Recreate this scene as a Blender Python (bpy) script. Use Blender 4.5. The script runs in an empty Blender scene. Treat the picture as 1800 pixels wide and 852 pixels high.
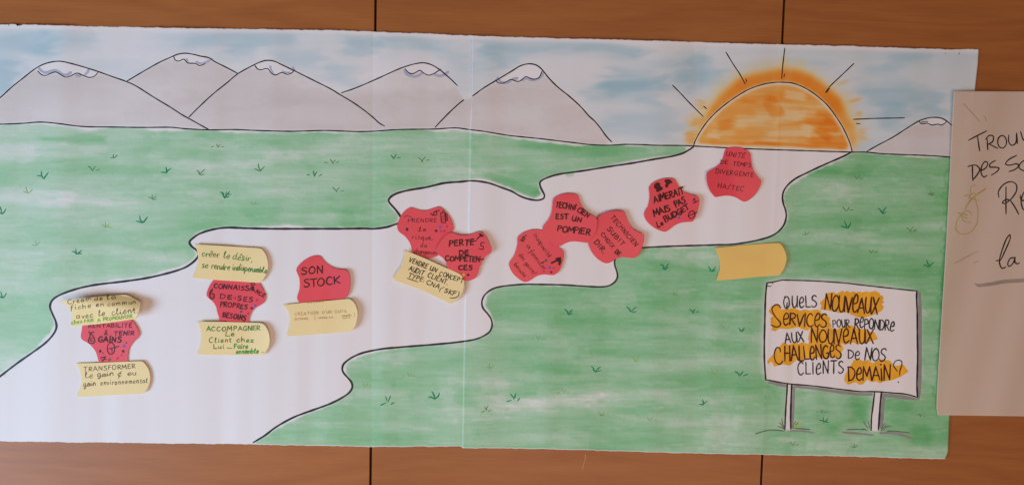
import bpy, math, random
import numpy as np
from mathutils import Matrix, Vector
from mathutils.geometry import delaunay_2d_cdt

random.seed(7)
RNG = np.random.default_rng(7)
SC = bpy.context.scene

# ------------------------------------------------------------------ camera
# The wall is the plane Y = 0 (X right, Z up); the camera stands 1.5 m in front
# of it, a little high, looking slightly down and very slightly rolled.
F = 1500.0                                   # focal length in photo pixels (1800 wide)
DIST = 1.5
dv = np.array([-443.0, 18718.0, 1500.0]); dv /= np.linalg.norm(dv)
dh = np.array([96600.0, 2114.0, 1500.0]); dh -= dv * dh.dot(dv); dh /= np.linalg.norm(dh)
dn = np.cross(dh, dv)
RW = np.stack([dh, dn, -dv])                 # rows: world axes in camera coords (x right, y down, z forward)
CAM_POS = -DIST * (RW @ np.array([0, 0, 1.0]))
right_w, down_w, fwd_w = RW[:, 0], RW[:, 1], RW[:, 2]

cam_data = bpy.data.cameras.new('camera')
cam = bpy.data.objects.new('camera', cam_data)
SC.collection.objects.link(cam)
cam_data.sensor_width = 36.0
cam_data.lens = 36.0 * F / 1800.0
cam_data.clip_start = 0.05
cam_data.clip_end = 50.0
cam.matrix_world = Matrix((
    (right_w[0], -down_w[0], -fwd_w[0], CAM_POS[0]),
    (right_w[1], -down_w[1], -fwd_w[1], CAM_POS[1]),
    (right_w[2], -down_w[2], -fwd_w[2], CAM_POS[2]),
    (0, 0, 0, 1)))
SC.camera = cam

# ------------------------------------------------------------------ light
world = bpy.data.worlds.new('World'); SC.world = world; world.use_nodes = True
bg = world.node_tree.nodes['Background']
bg.inputs['Color'].default_value = (1.0, 0.74, 0.62, 1)
bg.inputs['Strength'].default_value = 0.12

def area(name, loc, target, size, size_y, power, color):
    l = bpy.data.lights.new(name, 'AREA'); l.shape = 'RECTANGLE'
    l.size = size; l.size_y = size_y; l.energy = power; l.color = color
    o = bpy.data.objects.new(name, l); SC.collection.objects.link(o)
    o.location = loc
    d = Vector(target) - Vector(loc)
    o.rotation_euler = d.to_track_quat('-Z', 'Y').to_euler()
    return o
area('window_light', (-2.35, -1.75, -1.0), (-0.1, 0, -0.05), 1.5, 1.3, 66, (0.52, 0.76, 1.02))
area('room_light', (0.35, -2.7, -0.7), (0.1, 0, -0.1), 1.9, 1.3, 36, (1.0, 0.66, 0.50))

SC.view_settings.view_transform = 'Standard'
SC.view_settings.look = 'None'
SC.view_settings.exposure = 0.0
SC.view_settings.gamma = 1.0
SC.cycles.max_bounces = 6

# ------------------------------------------------------------------ pixel -> place
def P(x, y, h=0.0):
    """point on the wall (or h metres in front of it) seen at photo position x, y"""
    x = np.asarray(x, float); y = np.asarray(y, float); h = np.asarray(h, float)
    c = np.stack([(x - 900) / F, (y - 426) / F, np.ones_like(x)], -1)
    d = c @ RW.T
    t = (-h - CAM_POS[1]) / d[..., 1]
    return CAM_POS + d * t[..., None]

def noise1(n, step, seed):
    r = np.random.default_rng(seed)
    k = np.arange(0, n + 2 * step, step)
    return np.interp(np.arange(n), k, r.uniform(-1, 1, len(k)))

# ------------------------------------------------------------------ materials
def mat(name, color, rough=0.6, spec=0.3, vary=0.08, scale=60.0, stretch=(1, 1, 1)):
    m = bpy.data.materials.new(name); m.use_nodes = True
    nt = m.node_tree; b = nt.nodes['Principled BSDF']
    b.inputs['Roughness'].default_value = rough
    b.inputs['Specular IOR Level'].default_value = spec
    tc = nt.nodes.new('ShaderNodeTexCoord'); mp = nt.nodes.new('ShaderNodeMapping')
    mp.inputs['Scale'].default_value = stretch
    nz = nt.nodes.new('ShaderNodeTexNoise'); nz.inputs['Scale'].default_value = scale
    nz.inputs['Detail'].default_value = 4
    rp = nt.nodes.new('ShaderNodeValToRGB')
    rp.color_ramp.elements[0].position = 0.3; rp.color_ramp.elements[1].position = 0.7
    c0 = [max(0, c * (1 - vary)) for c in color]; c1 = [min(1, c * (1 + vary)) for c in color]
    rp.color_ramp.elements[0].color = (*c0, 1); rp.color_ramp.elements[1].color = (*c1, 1)
    nt.links.new(tc.outputs['Object'], mp.inputs[0]); nt.links.new(mp.outputs[0], nz.inputs['Vector'])
    nt.links.new(nz.outputs['Fac'], rp.inputs[0]); nt.links.new(rp.outputs[0], b.inputs['Base Color'])
    return m

def paper_mat(name, tint, attr=None, see_through=0.0):
    m = bpy.data.materials.new(name); m.use_nodes = True
    nt = m.node_tree; b = nt.nodes['Principled BSDF']
    b.inputs['Roughness'].default_value = 0.7
    b.inputs['Specular IOR Level'].default_value = 0.25
    tc = nt.nodes.new('ShaderNodeTexCoord')
    nz = nt.nodes.new('ShaderNodeTexNoise'); nz.inputs['Scale'].default_value = 350; nz.inputs['Detail'].default_value = 6
    rp = nt.nodes.new('ShaderNodeValToRGB')
    rp.color_ramp.elements[0].color = (*[t * 0.96 for t in tint], 1)
    rp.color_ramp.elements[1].color = (*tint, 1)
    nt.links.new(tc.outputs['Object'], nz.inputs['Vector']); nt.links.new(nz.outputs['Fac'], rp.inputs[0])
    col = rp.outputs[0]
    if attr:
        at = nt.nodes.new('ShaderNodeAttribute'); at.attribute_name = attr
        mx = nt.nodes.new('ShaderNodeMix'); mx.data_type = 'RGBA'; mx.blend_type = 'MULTIPLY'
        mx.inputs['Factor'].default_value = 1
        nt.links.new(col, mx.inputs['A']); nt.links.new(at.outputs['Color'], mx.inputs['B'])
        col = mx.outputs['Result']
    nt.links.new(col, b.inputs['Base Color'])
    bp = nt.nodes.new('ShaderNodeBump'); bp.inputs['Strength'].default_value = 0.10; bp.inputs['Distance'].default_value = 0.001
    nt.links.new(nz.outputs['Fac'], bp.inputs['Height']); nt.links.new(bp.outputs[0], b.inputs['Normal'])
    if see_through:
        tr = nt.nodes.new('ShaderNodeBsdfTransparent')
        ms = nt.nodes.new('ShaderNodeMixShader'); ms.inputs[0].default_value = see_through
        nt.links.new(b.outputs[0], ms.inputs[1]); nt.links.new(tr.outputs[0], ms.inputs[2])
        nt.links.new(ms.outputs[0], nt.nodes['Material Output'].inputs['Surface'])
    return m

def wood_mat(name, seed, tone=1.0):
    m = bpy.data.materials.new(name); m.use_nodes = True
    nt = m.node_tree; N = nt.nodes; L = nt.links; b = N['Principled BSDF']
    tc = N.new('ShaderNodeTexCoord')
    mp = N.new('ShaderNodeMapping'); mp.inputs['Location'].default_value = (seed * 3.7, 0, seed * 1.3)
    mp.inputs['Scale'].default_value = (1.1, 1, 9.0)
    L.new(tc.outputs['Object'], mp.inputs[0])
    # broad cathedral figure: contour bands of a stretched noise field
    n1 = N.new('ShaderNodeTexNoise'); n1.inputs['Scale'].default_value = 1.1; n1.inputs['Detail'].default_value = 2.5
    n1.inputs['Distortion'].default_value = 0.4
    L.new(mp.outputs[0], n1.inputs['Vector'])
    mul = N.new('ShaderNodeMath'); mul.operation = 'MULTIPLY'; mul.inputs[1].default_value = 15.0
    L.new(n1.outputs['Fac'], mul.inputs[0])
    fr = N.new('ShaderNodeMath'); fr.operation = 'PINGPONG'; fr.inputs[1].default_value = 1.0
    L.new(mul.outputs[0], fr.inputs[0])
    # fine fibre
    mp2 = N.new('ShaderNodeMapping'); mp2.inputs['Scale'].default_value = (6, 6, 130)
    L.new(tc.outputs['Object'], mp2.inputs[0])
    n2 = N.new('ShaderNodeTexNoise'); n2.inputs['Scale'].default_value = 3; n2.inputs['Detail'].default_value = 6
    L.new(mp2.outputs[0], n2.inputs['Vector'])
    # blotches
    n3 = N.new('ShaderNodeTexNoise'); n3.inputs['Scale'].default_value = 4.5; n3.inputs['Detail'].default_value = 3
    L.new(mp.outputs[0], n3.inputs['Vector'])
    a1 = N.new('ShaderNodeMath'); a1.operation = 'MULTIPLY_ADD'; a1.inputs[1].default_value = 0.22
    L.new(fr.outputs[0], a1.inputs[0])
    m2 = N.new('ShaderNodeMath'); m2.operation = 'MULTIPLY'; m2.inputs[1].default_value = 0.54
    L.new(n2.outputs['Fac'], m2.inputs[0])
    L.new(m2.outputs[0], a1.inputs[2])
    a2 = N.new('ShaderNodeMath'); a2.operation = 'MULTIPLY_ADD'; a2.inputs[1].default_value = 0.45
    L.new(n3.outputs['Fac'], a2.inputs[0]); L.new(a1.outputs[0], a2.inputs[2])
    rp = N.new('ShaderNodeValToRGB')
    e = rp.color_ramp.elements
    e[0].position = 0.20; e[0].color = (0.275 * tone, 0.083 * tone, 0.016 * tone, 1)
    e[1].position = 0.95; e[1].color = (0.41 * tone, 0.150 * tone, 0.036 * tone, 1)
    L.new(a2.outputs[0], rp.inputs[0]); L.new(rp.outputs[0], b.inputs['Base Color'])
    b.inputs['Roughness'].default_value = 0.46
    b.inputs['Specular IOR Level'].default_value = 0.42
    bp = N.new('ShaderNodeBump'); bp.inputs['Strength'].default_value = 0.12; bp.inputs['Distance'].default_value = 0.001
    L.new(n2.outputs['Fac'], bp.inputs['Height']); L.new(bp.outputs[0], b.inputs['Normal'])
    return m

M = dict(
    ink=mat('black_ink', (0.014, 0.013, 0.016), 0.5, vary=.3),
    line=mat('outline_ink', (0.016, 0.018, 0.024), 0.5, vary=.35),
    ink_red=mat('ink_on_red_paper', (0.060, 0.003, 0.005), 0.5, vary=.3),
    ink_sign=mat('ink_on_orange_marker', (0.055, 0.005, 0.005), 0.5, vary=.4),
    ink_brown=mat('pen_ink', (0.095, 0.075, 0.042), 0.6, vary=.3),
    green_pen=mat('green_pen', (0.022, 0.20, 0.022), 0.6, vary=.25),
    green_bright=mat('bright_green_pen', (0.012, 0.33, 0.05), 0.6, vary=.2),
    green_light=mat('light_green_pen', (0.16, 0.42, 0.06), 0.6, vary=.2),
    pencil=mat('faded_pencil', (0.44, 0.30, 0.10), 0.7, vary=.2),
    grass_dark=mat('dark_green_marker', (0.004, 0.25, 0.12), 0.6, vary=.25),
    grass_mid=mat('mid_green_marker', (0.10, 0.24, 0.09), 0.6, vary=.2),
    grass_light=mat('lime_marker', (0.28, 0.47, 0.14), 0.6, vary=.2),
    lime=mat('bright_lime_marker', (0.40, 0.50, 0.06), 0.6, vary=.2),
    grey=mat('grey_marker', (0.30, 0.285, 0.285), 0.6, vary=.10),
    warmgrey=mat('warm_grey_marker', (0.33, 0.265, 0.225), 0.6, vary=.10),
    greydark=mat('dark_grey_marker', (0.15, 0.17, 0.14), 0.6, vary=.15),
    lavender=mat('lavender_marker', (0.44, 0.47, 0.60), 0.6, vary=.08),
    olive=mat('olive_marker', (0.42, 0.36, 0.10), 0.6, vary=.15),
    olive_pale=mat('pale_olive_marker', (0.44, 0.36, 0.20), 0.6, vary=.1),
    orange=mat('orange_highlighter', (0.86, 0.43, 0.024), 0.55, vary=.14, scale=45, stretch=(2, 1, 0.7)),
    red=mat('red_note_paper', (0.80, 0.072, 0.098), 0.42, 0.35, vary=.03, scale=25),
    yellow=mat('yellow_note_paper', (0.88, 0.71, 0.35), 0.5, 0.3, vary=.03, scale=25),
    yellow_deep=mat('deep_yellow_note_paper', (0.84, 0.58, 0.165), 0.5, 0.3, vary=.03, scale=25),
    dot_navy=mat('navy_ink', (0.035, 0.012, 0.06), 0.5),
    dot_blue=mat('blue_ink', (0.14, 0.11, 0.48), 0.5),
    dot_maroon=mat('maroon_ink', (0.13, 0.006, 0.012), 0.5),
    dot_rose=mat('rose_ink', (0.60, 0.028, 0.055), 0.5),
    dot_green=mat('grey_green_ink', (0.13, 0.10, 0.06), 0.5),
    dot_yellow=mat('yellow_ink', (0.86, 0.48, 0.06), 0.5),
    gap=mat('dark_gap', (0.012, 0.006, 0.005), 0.9, vary=.2),
    scratch=mat('bare_scratch', (0.55, 0.30, 0.14), 0.8),
)

# ------------------------------------------------------------------ objects
def link(name, verts, faces, material, parent=None, origin=None, smooth=True):
    v = np.asarray(verts, float)
    if parent is not None:
        origin = ORI[parent.name]
    elif origin is None:
        origin = (v.min(0) + v.max(0)) / 2
    me = bpy.data.meshes.new(name)
    me.from_pydata((v - origin).tolist(), [], faces)
    me.materials.append(material)
    if smooth:
        me.polygons.foreach_set('use_smooth', [True] * len(me.polygons))
    me.update()
    o = bpy.data.objects.new(name, me); SC.collection.objects.link(o)
    if parent is not None: o.parent = parent
    else: o.location = Vector(origin)
    ORI[o.name] = np.array(origin, float)
    return o
ORI = {}

def tag(o, label, cat, group=None):
    o['label'] = label; o['category'] = cat
    if group: o['group'] = group
    return o

# ------------------------------------------------------------------ splines and marker strokes
def catmull(pts, step=1.5, closed=False):
    p = np.asarray(pts, float)
    if len(p) < 3 and not closed:
        n = max(2, int(np.hypot(*(p[-1] - p[0])) / step) + 1)
        return np.linspace(p[0], p[-1], n)
    n = len(p); out = []
    segs = n if closed else n - 1
    for i in range(segs):
        if closed:
            a, b, c, d = p[(i - 1) % n], p[i], p[(i + 1) % n], p[(i + 2) % n]
        else:
            b, c = p[i], p[i + 1]
            a = p[i - 1] if i > 0 else 2 * b - c
            d = p[i + 2] if i + 2 < n else 2 * c - b
        L = np.hypot(*(c - b)); k = max(2, int(L / step) + 1)
        # centripetal-ish: limit tangents by the segment length
        t1 = (c - a); t2 = (d - b)
        l1 = np.hypot(*t1) + 1e-9; l2 = np.hypot(*t2) + 1e-9
        m1 = t1 / l1 * min(l1 * .5, L); m2 = t2 / l2 * min(l2 * .5, L)
        t = np.linspace(0, 1, k, endpoint=False)[:, None]
        out.append((2*t**3 - 3*t**2 + 1) * b + (t**3 - 2*t**2 + t) * m1 + (-2*t**3 + 3*t**2) * c + (t**3 - t**2) * m2)
    out = np.concatenate(out)
    if not closed: out = np.vstack([out, p[-1]])
    return out

def outline(pts, step=1.5, ang=48):
    """closed outline: smooth except at sharp corners"""
    p = np.asarray(pts, float); n = len(p)
    corner = []
    for i in range(n):
        u = p[i] - p[i - 1]; v = p[(i + 1) % n] - p[i]
        a = abs(math.degrees(math.atan2(u[0]*v[1]-u[1]*v[0], u.dot(v))))
        if a > ang: corner.append(i)
    if not corner: return catmull(p, step, True)
    out = []
    for k, i in enumerate(corner):
        j = corner[(k + 1) % len(corner)]
        if j <= i: j += n
        run = [p[q % n] for q in range(i, j + 1)]
        out.append(catmull(run, step)[:-1])
    return np.concatenate(out)

class Marks:
    """flat marker marks lying on a sheet or note, gathered into one mesh"""
    def __init__(self, hf, lift=0.00022):
        self.v = []; self.f = []; self.n = 0; self.hf = hf; self.lift = lift; self.k = 0
    def _push(self, xy, faces):
        xy = np.asarray(xy, float)
        h = self.hf(xy[:, 0], xy[:, 1]) + self.lift + self.k * 3e-6
        self.k = (self.k + 1) % 24
        self.v.append(P(xy[:, 0], xy[:, 1], h))
        self.f += [[i + self.n for i in f] for f in faces]
        self.n += len(xy)
    def ribbon(self, c, w, taper=0.75, dense=False):
        c = np.asarray(c, float)
        keep = np.r_[True, np.hypot(*(np.diff(c, axis=0).T)) > 1e-4]; c = c[keep]
        if len(c) < 2: return self.dot(c[0][0], c[0][1], w / 2)
        t = np.gradient(c, axis=0); t /= np.hypot(t[:, 0], t[:, 1])[:, None] + 1e-9
        nrm = np.stack([-t[:, 1], t[:, 0]], 1)
        n = len(c)
        s = np.r_[0, np.cumsum(np.hypot(*(np.diff(c, axis=0).T)))]
        rad = np.full(n, w / 2.0)
        wob = 1 + 0.10 * np.sin(s / 7.0 + random.uniform(0, 6)) + 0.06 * np.sin(s / 2.9 + random.uniform(0, 6))
        e = np.minimum(s, s[-1] - s) / (w * 2.0)
        rad = rad * wob * (taper + (1 - taper) * np.clip(e, 0, 1))
        A = c + nrm * rad[:, None]; B = c - nrm * rad[:, None]
        xy = np.empty((2 * n, 2)); xy[0::2] = A; xy[1::2] = B
        faces = [[2*i, 2*i+1, 2*i+3, 2*i+2] for i in range(n - 1)]
        xy = list(xy)
        for end, sg in ((0, -1), (n - 1, 1)):          # round caps
            base = len(xy); r = rad[end]
            a0 = math.atan2(nrm[end][1], nrm[end][0])
            for q in range(1, 6):
                a = a0 - sg * math.pi * q / 6
                xy.append(c[end] + r * np.array([math.cos(a), math.sin(a)]))
            faces.append([2*end] + [base + q for q in range(5)] + [2*end + 1])
        self._push(xy, faces)
    def line(self, pts, w, smooth=True, step=1.3, taper=0.75):
        if smooth: self.ribbon(catmull(pts, step), w, taper)
        else:
            for a, b in zip(pts[:-1], pts[1:]):
                self.ribbon(catmull([a, b], step), w, 0.9)
    def dot(self, x, y, r, n=12):
        a = np.linspace(0, 2 * math.pi, n, endpoint=False) + random.random()
        rr = r * (1 + 0.12 * np.sin(a * 2 + random.random() * 6))
        self._push(np.stack([x + rr * np.cos(a), y + rr * np.sin(a)], 1), [list(range(n))])
    def ring(self, x, y, rx, ry, w, rot=0.0):
        a = np.linspace(0, 2 * math.pi * 1.04, 26) + 0.5
        px = rx * np.cos(a); py = ry * np.sin(a); c, s = math.cos(rot), math.sin(rot)
        self.ribbon(np.stack([x + px*c - py*s, y + px*s + py*c], 1), w)
    def poly(self, pts, smooth=False):
        q = catmull(pts, 1.5, True) if smooth else np.asarray(pts, float)
        b = [Vector(p) for p in catmull(np.vstack([q, q[:1]]), 3.0)[:-1]] if smooth else None
        if b is None:
            b = []
            for p0, p1 in zip(q, np.roll(q, -1, 0)):
                k = max(1, int(np.hypot(*(p1 - p0)) / 3.0))
                b += [Vector(p0 + (p1 - p0) * i / k) for i in range(k)]
        n = len(b); lo = q.min(0); hi = q.max(0)
        inner = [Vector((gx, gy)) for gx in np.arange(lo[0] + 1.3, hi[0], 3.1) for gy in np.arange(lo[1] + 1.1, hi[1], 3.3)]
        vs, _, fs, _, _, _ = delaunay_2d_cdt(b + inner, [], [list(range(n))], 1, 1e-4)
        self._push(np.array([list(p) for p in vs]), [list(t) for t in fs])
    def text(self, s, x0, y0, x1, y1, h, w, slant=0.06, jit=0.06, gap=None):
        """hand lettering between two points of the base line"""
        gl = [GLYPH[c] for c in s]
        if self.hf is not sheet_h:                            # pen lettering on the notes: looser, rounder nibs
            h *= .90; w *= 1.28 if w >= 1.4 else 1.10
            gap = 22 if gap is None else gap + 5
            gl = [(wd * random.uniform(.88, 1.14), [(sm, [(x * k, y) for x, y in pts]) for sm, pts in st]) for (wd, st) in gl for k in (1.0,)]
        gap = 15 if gap is None else gap
        tot = sum(g[0] for g in gl) + gap * (len(gl) - 1)
        u = np.array([x1 - x0, y1 - y0], float); L = np.hypot(*u); u /= L
        up = np.array([u[1], -u[0]])
        sx = L / tot; sy = h / 100.0; pos = 0.0
        last = None; cursive = self.hf is not sheet_h and sum(c.islower() for c in s) >= 2 and h >= 9.4
        if self.hf is not sheet_h and w < 1.4: w *= .9
        for ch, (wd, strokes) in zip(s, gl):
            dy = random.uniform(-jit, jit) * h; k = 1 + random.uniform(-jit, jit) * 1.5
            sl = slant + random.uniform(-.05, .05)
            first = True; tail = None
            for sm, pts in strokes:
                q = []
                for gx, gy in pts:
                    jx = random.uniform(-2.2, 2.2); jy = random.uniform(-2.2, 2.2)
                    X = (pos + gx + jx) * sx + sl * (gy * sy); Y = (gy + jy) * sy * k + dy
                    q.append(np.array([x0, y0]) + u * X + up * Y)
                if first and cursive and last is not None and ch.islower():          # joined-up writing
                    mid = .5 * (last + q[0]) - up * h * .04
                    self.line([last, mid, q[0]], w * .8, step=max(.7, h / 14))
                first = False
                if len(q) > 1: tail = q[-1]
                if len(q) == 1: self.dot(q[0][0], q[0][1], w * .62)
                else: self.line(q, w * random.uniform(.92, 1.08), smooth=sm, step=max(.7, h / 14))
            last = tail if ch.isalpha() else None
            pos += wd + gap
    def build(self, name, material, parent):
        if not self.v: return None
        return link(name, np.concatenate(self.v), self.f, material, parent, smooth=False)

def G(w, *st):
    out = []
    for s in st:
        sm = s.startswith('~')
        out.append((sm, [tuple(float(q) for q in a.split(',')) for a in s.lstrip('~').split()]))
    return (w, out)
GLYPH = {
 'A': G(70, '0,0 35,100 70,0', '14,35 58,35'),
 'B': G(60, '5,0 5,100', '~5,98 45,95 50,75 35,55 8,52', '~8,52 52,48 58,22 40,3 5,2'),
 'C': G(65, '~60,85 40,99 15,85 2,50 12,15 38,0 64,14'),
 'D': G(65, '5,0 5,100', '~-3,98 30,99 60,75 62,40 40,8 3,1'),
 'E': G(55, '50,98 5,96 4,2 54,4', '5,52 44,54'),
 'F': G(50, '50,98 5,96 5,0', '5,52 42,54'),
 'G': G(68, '~60,85 40,99 12,82 3,45 15,10 40,0 60,12 62,42', '40,42 68,44'),
 'H': G(65, '5,0 5,100', '60,0 60,100', '5,50 60,52'),
 'I': G(18, '9,0 9,100'),
 'i': G(20, '~5,52 8,8 18,2', '9,80'),
 'Í': G(18, '9,0 9,78', '10,104'),
 'K': G(60, '5,0 5,100', '58,98 8,45 60,2'),
 'L': G(50, '5,100 5,2 52,4'),
 'M': G(80, '0,0 10,100 40,30 70,100 80,0'),
 'N': G(65, '4,0 6,100 58,2 62,100'),
 'O': G(70, '~35,100 10,80 3,45 15,8 38,0 62,20 67,55 55,88 33,100 20,92'),
 'P': G(55, '6,0 5,100', '~-2,94 30,100 52,85 48,60 8,45'),
 'Q': G(76, '~12,93 30,100 12,80 3,45 15,8 36,0 62,20 67,60 52,92 22,100', '~42,50 38,20 40,-8'),
 'R': G(60, '5,0 5,100', '~0,94 32,100 52,82 42,58 8,48', '14,50 60,0'),
 'S': G(58, '~54,88 35,99 10,88 10,65 40,48 54,28 42,5 15,0 0,12'),
 'T': G(62, '0,97 62,100', '31,98 31,0'),
 'U': G(62, '~4,100 3,45 12,10 28,0 46,12 54,45 57,100', '57,100 60,2'),
 'V': G(62, '0,100 30,0 62,100'),
 'X': G(60, '2,100 58,0', '58,100 0,0'),
 'Y': G(60, '0,100 28,50', '60,100 15,-10'),
 'É': G(55, '50,98 5,96 4,2 54,4', '5,52 44,54', '22,116 48,132'),
 'À': G(70, '0,0 35,100 70,0', '14,35 58,35', '14,128 34,122 56,130'),
 'a': G(48, '~42,50 22,56 4,35 6,10 22,2 40,22 44,52', '~44,52 44,10 52,2'),
 'b': G(45, '~5,100 4,10 20,0 42,15 42,42 24,52 6,35'),
 'c': G(40, '~40,45 22,55 4,35 6,8 24,0 42,10'),
 'd': G(50, '~42,48 22,55 4,32 8,5 24,2 42,25', '~48,100 44,40 44,8 52,0'),
 'e': G(42, '~5,26 34,32 34,50 20,56 4,35 6,8 22,0 42,10'),
 'ê': G(56, '~5,46 44,56 46,88 28,99 6,65 8,16 28,0 56,18'),
 'é': G(42, '~5,26 34,32 34,50 20,56 4,35 6,8 22,0 42,10', '20,75 38,92'),
 'f': G(35, '~38,90 26,100 16,80 14,20 6,-35', '0,45 32,48'),
 'g': G(45, '~40,50 22,56 4,35 8,8 24,6 40,28', '~42,52 42,-10 25,-38 4,-28'),
 'h': G(45, '5,100 4,0', '~5,30 22,55 38,45 40,0'),
 'l': G(30, '~4,30 20,85 14,100 5,80 6,12 16,0 28,8'),
 'm': G(70, '4,52 5,0', '~5,32 18,54 30,46 32,0', '~32,32 46,54 60,44 62,0'),
 'n': G(45, '4,52 5,0', '~5,32 20,54 36,46 40,0'),
 'o': G(44, '~22,55 5,38 6,10 22,0 40,16 40,42 22,55 30,50'),
 'p': G(45, '4,55 2,-40', '~4,35 22,55 42,42 40,12 22,2 6,12'),
 'q': G(46, '~40,48 22,56 4,34 8,6 24,4 40,26', '42,54 42,-40'),
 'r': G(34, '4,52 6,0', '~6,32 18,52 34,48'),
 's': G(36, '~34,48 18,56 6,44 18,30 32,18 22,2 2,4'),
 't': G(34, '~16,85 15,15 24,0 34,6', '2,52 32,56'),
 'u': G(46, '~4,52 6,12 20,0 36,14 40,52', '~40,52 40,10 48,0'),
 'v': G(40, '2,52 18,2 38,54'),
 'z': G(40, '2,52 36,52 4,2 42,4'),
 ',': G(14, '10,8 2,-18'), '.': G(10, '5,3'), '-': G(40, '0,45 40,48'),
 '/': G(45, '0,-12 45,112'), "'": G(12, '6,100 4,75'), ':': G(12, '5,8', '5,48'),
 '(': G(25, '~24,115 6,75 5,30 22,-10'), ')': G(25, '~2,115 20,75 20,25 0,-12'),
}

# ------------------------------------------------------------------ heights of the paper above the wall
SEAM = np.array([(830, 66), (829.5, 120), (829, 170), (825.7, 228), (824.5, 318), (822, 420), (817, 515), (815.5, 600), (815, 639), (812.5, 787)], float)
def seam_x(y): return np.interp(y, SEAM[:, 1], SEAM[:, 0])
_rx = np.arange(-100, 1900)
def _ripple(seed, steps, amps):
    out = np.zeros(2000)
    for st, am in zip(steps, amps):
        k = noise1(2000, st, seed + st)
        ker = np.hanning(max(5, int(st * .9))); ker /= ker.sum()
        out += am * np.convolve(k, ker, 'same')
    return out
RIP_A = _ripple(3, (34, 70, 150), (0.0015, 0.0022, 0.0018))
RIP_B = _ripple(9, (26, 60, 150), (0.0013, 0.0020, 0.0018))
def sheet_h(x, y):
    x = np.asarray(x, float); y = np.asarray(y, float)
    v = np.clip((y - 60) / 730, 0, 1)
    xs = x + 0.012 * (y - 400)                       # ripples run nearly straight down
    a = np.interp(xs, _rx, RIP_A); b = np.interp(xs, _rx, RIP_B)
    r = a * (1 - v) * .8 + (a * .4 + b) * v
    def crease(cx, d, wd): return d * np.exp(-np.abs(x - cx) / wd)
    r = r + crease(654.5 - 0.004 * (y - 400), -0.0007, 5) + crease(1360 - 0.05 * (y - 400), 0.0006, 6)
    top = 0.0008 * np.exp(-(y - 60) / 25.0) * np.sin(x / 41.0)
    edge = 0.0006 * np.exp(-np.maximum(0, x - seam_x(y)) / 8.0)
    r = np.maximum(r + top, -0.0026)
    return 0.0034 + r + np.where(x >= seam_x(y), 0.0012 + edge, 0.0)

# ------------------------------------------------------------------ the painted colours (ink density painted on a canvas)
CX0, CY0, CST = -60.0, 20.0, 2.0
CW, CH = 910, 410
XX, YY = np.meshgrid(CX0 + CST * np.arange(CW), CY0 + CST * np.arange(CH))
def raster(poly):
    p = np.asarray(poly, float); inside = np.zeros((CH, CW), bool)
    for (xa, ya), (xb, yb) in zip(p, np.roll(p, -1, 0)):
        if ya == yb: continue
        c = (ya > YY) != (yb > YY)
        xi = (xb - xa) * (YY - ya) / (yb - ya) + xa
        inside ^= c & (XX < xi)
    return inside.astype(float)
def blur(a, r):
    r = int(r)
    for ax in (0, 1):
        for _ in range(2):
            pad = [(0, 0), (0, 0)]; pad[ax] = (r + 1, r)
            c = np.cumsum(np.pad(a, pad, mode='edge'), axis=ax)
            n = a.shape[ax]
            hi = np.take(c, range(2 * r + 1, 2 * r + 1 + n), axis=ax); lo = np.take(c, range(0, n), axis=ax)
            a = (hi - lo) / (2 * r + 1)
    return a
def vnoise(sx, sy, seed):
    r = np.random.default_rng(seed)
    gw, gh = int(CW * CST / sx) + 4, int(CH * CST / sy) + 4
    g = r.uniform(0, 1, (gh, gw))
    fx = (XX - CX0) / sx; fy = (YY - CY0) / sy
    ix, iy = fx.astype(int), fy.astype(int); tx, ty = fx - ix, fy - iy
    tx = tx*tx*(3-2*tx); ty = ty*ty*(3-2*ty)
    return (g[iy, ix]*(1-tx) + g[iy, ix+1]*tx)*(1-ty) + (g[iy+1, ix]*(1-tx) + g[iy+1, ix+1]*tx)*ty
def sstep(a, lo, hi):
    t = np.clip((a - lo) / (hi - lo), 0, 1); return t*t*(3-2*t)
def brush(layer, x0, y0, x1, y1, w, a, soft=3.0, endsoft=None):
    """one chisel-marker pass from one point to another, adds ink density a"""
    es = endsoft or soft
    d = np.hypot(x1 - x0, y1 - y0) + 1e-6; ux, uy = (x1-x0)/d, (y1-y0)/d
    lo_x, hi_x = min(x0, x1) - w, max(x0, x1) + w; lo_y, hi_y = min(y0, y1) - w, max(y0, y1) + w
    i0, i1 = max(0, int((lo_y-CY0)/CST)), min(CH, int((hi_y-CY0)/CST)+2)
    j0, j1 = max(0, int((lo_x-CX0)/CST)), min(CW, int((hi_x-CX0)/CST)+2)
    if i0 >= i1 or j0 >= j1: return
    X = XX[i0:i1, j0:j1]; Y = YY[i0:i1, j0:j1]
    ph = random.uniform(0, 6)
    s = (X-x0)*ux + (Y-y0)*uy; t = -(X-x0)*uy + (Y-y0)*ux + 1.6*np.sin(s/37.0+ph)
    jag = 3*np.sin(t*1.1 + ph)
    m = sstep(w/2 - np.abs(t), 0, soft) * sstep(s + jag, 0, es) * sstep(d - s + jag, 0, es)
    layer[i0:i1, j0:j1] += a * m

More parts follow.
